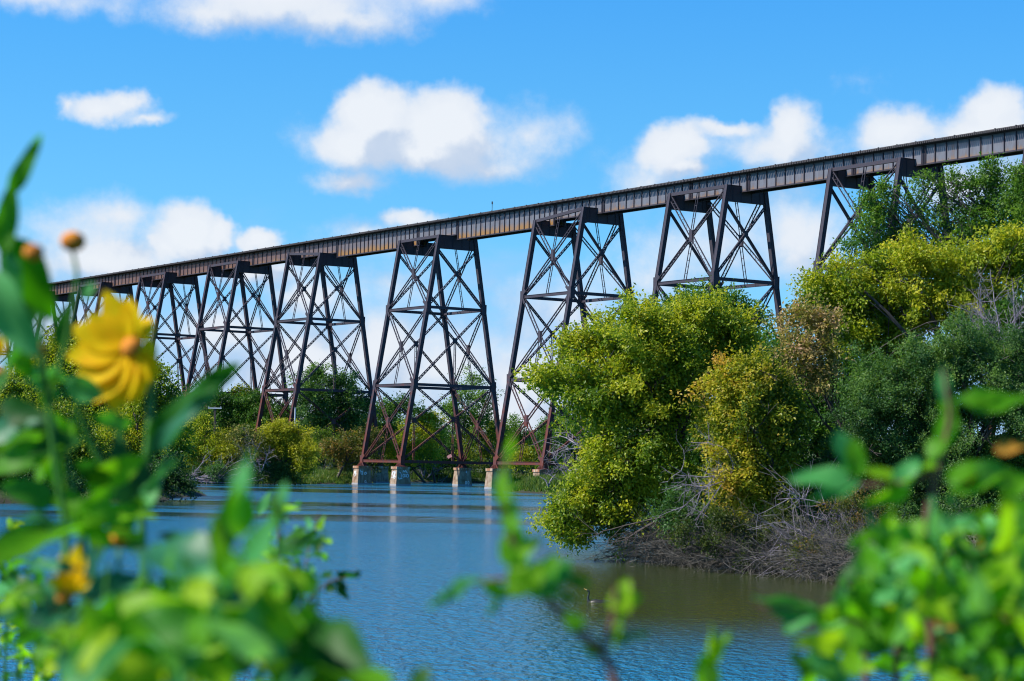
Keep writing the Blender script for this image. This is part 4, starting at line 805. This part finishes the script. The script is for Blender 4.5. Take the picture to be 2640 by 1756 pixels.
# e: small-leaved stems at the left edge and beside the water
p = Plant('small_leaved_plant', 'small-leaved plant in sharper focus at the lower left edge', 'plant', (-.95, 3.4), 105)
p.fill(60, [(30, 1450, 60, 90), (40, 1380, 50, 40), (15, 1250, 30, 50), (60, 1540, 90, 40)], (22, 46), (3.0, 3.8), ['fresh', 'deep', 'lime'], (.35, .5)); p.fill(12, [(30, 1340, 60, 60), (10, 1280, 30, 40)], (60, 90), (2.2, 2.6), ['pale', 'deep'])
for x in (10, 40, 80): p.stem([(x, 1300, 3.4), (x + 6, 1450, 3.4), (x, 1568, 3.4)], .001, .003)
p.done()
p = Plant('small_leaved_plant', 'small-leaved shoots standing against the water right of the dense leaves', 'plant', (-.30, 2.6), 106)
p.fill(46, [(690, 1260, 60, 70), (640, 1180, 40, 40), (620, 1290, 60, 60), (690, 1400, 50, 70)], (30, 60), (2.3, 2.9), ['fresh', 'deep', 'pale'], (.35, .5))
for a in ((735, 1225, 745, 1185), (735, 1245, 757, 1232), (725, 1275, 755, 1282), (745, 1215, 715, 1205)): p.leaf('lime', *a, 18, 2.7, tint=.3)
for a in ((775, 1325, 842, 1328), (780, 1340, 798, 1378), (770, 1345, 750, 1362), (765, 1325, 735, 1322), (760, 1330, 800, 1362)): p.leaf('deep', *a, 26, 2.7, tint=.15)
p.stem([(800, 1330, 2.7), (760, 1338, 2.7), (700, 1390, 2.65), (680, 1480, 2.6), (660, 1568, 2.6)], .0008, .002); p.stem([(735, 1180, 2.7), (705, 1290, 2.7), (690, 1420, 2.65), (670, 1568, 2.6)], .0008, .002); p.stem([(645, 1130, 2.6), (640, 1300, 2.6), (640, 1568, 2.6)], .001, .003)
p.done(M_RED)
# f: the sprig in the middle, very close
p = Plant('leafy_sprig', 'reddish sprig rising in the middle of the foreground, very blurred', 'plant', (.10, 1.25), 107)
p.stem([(1166, 1050, 1.25), (1160, 1120, 1.25), (1168, 1200, 1.25), (1185, 1270, 1.25), (1240, 1360, 1.25), (1320, 1440, 1.25), (1400, 1520, 1.25), (1420, 1568, 1.25)], .0012, .0034)
p.stem([(1420, 1350, 1.25), (1412, 1430, 1.25), (1385, 1500, 1.25)], .0012, .0018, False).stem([(1000, 1395, 1.25), (1060, 1345, 1.25), (1200, 1330, 1.25)], .0010, .0015, False)
p.leaf('lime', 1172, 1110, 1168, 1000, 40, 1.25, 1.25, .1).leaf('fresh', 1168, 1090, 1160, 1020, 26, 1.25, 1.25, .3).leaf('deep', 1150, 1190, 1146, 1120, 30, 1.25, 1.25, .0).leaf('fresh', 1175, 1190, 1180, 1105, 34, 1.25, 1.25, .6).leaf('rust', 1160, 1200, 1152, 1130, 24, 1.25, 1.25, .0)
p.leaf('fresh', 1180, 1210, 1190, 1280, 50, 1.25, 1.25, .6).leaf('fresh', 1190, 1250, 1170, 1180, 40, 1.25, 1.25, .4).leaf('deep', 1195, 1275, 1250, 1235, 34, 1.25, 1.25, .3).leaf('deep', 1210, 1270, 1180, 1300, 40, 1.25, 1.25, .3)
p.leaf('lime', 1215, 1370, 1170, 1310, 62, 1.2, 1.2, .1).leaf('fresh', 1215, 1360, 1240, 1290, 50, 1.2, 1.2, .8).leaf('pale', 1270, 1350, 1320, 1290, 56, 1.22, 1.22, .1).leaf('pale', 1240, 1340, 1290, 1370, 54, 1.22, 1.22, .0).leaf('fresh', 1260, 1330, 1280, 1275, 46, 1.22, 1.22, .4)
p.leaf('pale', 1080, 1340, 985, 1402, 30, 1.2, 1.2, .4).leaf('pale', 1040, 1350, 1110, 1328, 26, 1.2, 1.2, .2).leaf('deep', 1150, 1350, 1130, 1428, 46, 1.2, 1.2, .3).leaf('fresh', 1110, 1345, 1180, 1375, 36, 1.2, 1.2, .4).leaf('deep', 1280, 1360, 1350, 1390, 44, 1.22, 1.22, .5).leaf('deep', 1310, 1330, 1360, 1350, 30, 1.22, 1.22, .5)
p.leaf('lime', 1425, 1420, 1440, 1330, 58, 1.25, 1.25, .5).leaf('lime', 1400, 1390, 1480, 1372, 50, 1.25, 1.25, .5).leaf('lime', 1415, 1500, 1425, 1400, 40, 1.25, 1.25, .2).leaf('deep', 1415, 1480, 1490, 1450, 44, 1.25, 1.25, .5).leaf('fresh', 1400, 1500, 1320, 1478, 46, 1.25, 1.25, .3).leaf('fresh', 1390, 1490, 1345, 1500, 40, 1.25, 1.25, .3)
p.leaf('deep', 960, 1600, 980, 1530, 60, 1.2, 1.2, .2)
for a in ((1160, 1170, 1150, 1080, 40, .6), (1172, 1230, 1185, 1150, 46, .4), (1185, 1300, 1150, 1240, 44, .5), (1195, 1300, 1225, 1230, 44, .7), (1215, 1340, 1160, 1350, 46, .4), (1230, 1345, 1262, 1290, 50, .6), (1175, 1330, 1215, 1285, 54, .8), (1255, 1375, 1225, 1330, 48, .5), (1340, 1450, 1300, 1410, 40, .3)): p.leaf('fresh', *a[:5], 1.24, 1.24, a[5], face=(-.5, -.7, .5))
p.done(M_RED)
p = Plant('leafy_sprig', 'yellow-green sprig low between the middle sprig and the right foliage', 'plant', (.25, 1.35), 108)
p.leaf('lime', 1640, 1540, 1650, 1440, 60, 1.35, 1.35, .4).leaf('lime', 1625, 1520, 1690, 1465, 44, 1.35, 1.35, .3).leaf('fresh', 1630, 1600, 1625, 1500, 60, 1.35, 1.35, .5).leaf('pale', 1640, 1560, 1600, 1520, 40, 1.35, 1.35, .3).stem([(1645, 1450, 1.35), (1635, 1568, 1.35)], .001, .003)
p.done()
# g: the leafy shoots on the right
gr = 'leafy shoots in the right foreground'
p = Plant('leafy_shoot', 'tall shoot of blurred oval leaves in the right foreground, with the highest pale leaf', 'plant', (.37, 1.5), 109, gr)
p.stem([(2172, 850, 1.5), (2190, 960, 1.5), (2165, 1060, 1.5), (2130, 1200, 1.5), (2140, 1400, 1.5), (2150, 1568, 1.5)], .0012, .0045).stem([(1850, 1100, 1.5), (1990, 1120, 1.5), (2100, 1110, 1.5), (2150, 1090, 1.5)], .0012, .002, False)
p.leaf('pale', 2175, 930, 2170, 838, 34, 1.5, 1.5, .2).leaf('fresh', 2170, 1030, 2192, 930, 50, 1.5, 1.5, .3).leaf('fresh', 2140, 1060, 2200, 960, 54, 1.5, 1.5, .25).leaf('fresh', 2190, 960, 2170, 900, 36, 1.5, 1.5, .4)
p.leaf('pale', 1960, 1090, 1932, 985, 62, 1.45, 1.45, .1).leaf('fresh', 1975, 1100, 1965, 1005, 50, 1.45, 1.45, .3).leaf('pale', 1960, 1110, 1822, 1088, 64, 1.45, 1.45, .1).leaf('pale', 1990, 1110, 1860, 1140, 56, 1.45, 1.45, .0).leaf('lime', 2070, 1110, 2000, 1075, 50, 1.5, 1.5, .2)
p.leaf('pale', 2060, 1120, 2120, 1050, 48, 1.5, 1.5, .3).leaf('fresh', 2070, 1110, 2170, 1050, 44, 1.5, 1.5, .6).leaf('fresh', 2100, 1120, 1990, 1170, 40, 1.5, 1.5, .6).leaf('deep', 2195, 920, 2290, 940, 60, 1.45, 1.45, .7).leaf('fresh', 2250, 940, 2380, 905, 70, 1.45, 1.45, .1).leaf('fresh', 2210, 930, 2300, 900, 44, 1.45, 1.45, .2)
p.leaf('fresh', 2180, 1110, 2270, 1060, 52, 1.45, 1.45, .3).leaf('deep', 2240, 1080, 2360, 1110, 60, 1.45, 1.45, .8).leaf('rust', 2290, 1040, 2380, 1015, 36, 1.45, 1.45, .5).leaf('fresh', 2190, 1130, 2330, 1070, 60, 1.45, 1.45, .35).leaf('fresh', 2300, 1130, 2390, 1090, 60, 1.45, 1.45, .3).leaf('rust', 2210, 1130, 2250, 1090, 24, 1.45, 1.45, .2)
p.done(M_RED)
p = Plant('leafy_shoot', 'dense mass of blurred oval leaves filling the lower right corner', 'plant', (.46, 1.7), 110, gr)
p.fill(250, [(2240, 1280, 120, 110), (2330, 1400, 110, 170), (2150, 1380, 120, 110), (2040, 1420, 120, 100), (2200, 1520, 180, 70), (2340, 1230, 60, 50), (1960, 1500, 70, 50), (2110, 1290, 80, 70)], (62, 128), (1.3, 2.0), ['fresh', 'fresh', 'deep', 'pale', 'deep', 'lime', 'fresh', 'fresh', 'pale'], (.42, .62)).fill(34, [(1990, 1330, 80, 70), (1930, 1440, 60, 60), (1880, 1520, 60, 50), (2060, 1240, 70, 50)], (60, 110), (1.35, 1.8), ['fresh', 'pale', 'deep', 'fresh'], (.42, .6))
p.fill(9, [(2260, 1380, 90, 70), (2170, 1440, 60, 60)], (30, 60), (1.3, 1.45), ['rust', 'lime']); p.fill(6, [(2280, 1240, 30, 30)], (30, 50), (1.5, 1.6), ['rust'])
p.leaf('pale', 1890, 1405, 1735, 1392, 72, 1.4, 1.4, .1).leaf('pale', 1880, 1400, 1800, 1450, 60, 1.4, 1.4, .0).leaf('lime', 1930, 1480, 1840, 1475, 44, 1.4, 1.4, .3).leaf('fresh', 1960, 1420, 1880, 1395, 54, 1.4, 1.4, .7).leaf('pale', 2160, 1215, 2250, 1190, 40, 1.4, 1.4, .3).leaf('fresh', 2130, 1200, 2050, 1280, 60, 1.4, 1.4, .5).leaf('fresh', 2050, 1300, 2160, 1230, 90, 1.4, 1.4, .3).leaf('pale', 1960, 1568, 1860, 1510, 56, 1.4, 1.4, .1).leaf('fresh', 2050, 1280, 2010, 1370, 60, 1.4, 1.4, .2)
for x in (1990, 2060, 2160, 2230, 2300): p.stem([(x + 30, 1260 + p.rng.uniform(-40, 60), 1.7), (x + 10, 1420, 1.7), (x, 1568, 1.7)], .0014, .004)
p.stem([(1740, 1395, 1.4), (1880, 1405, 1.4), (2000, 1440, 1.45), (2080, 1500, 1.5)], .0008, .002, False)
p.done(M_RED)
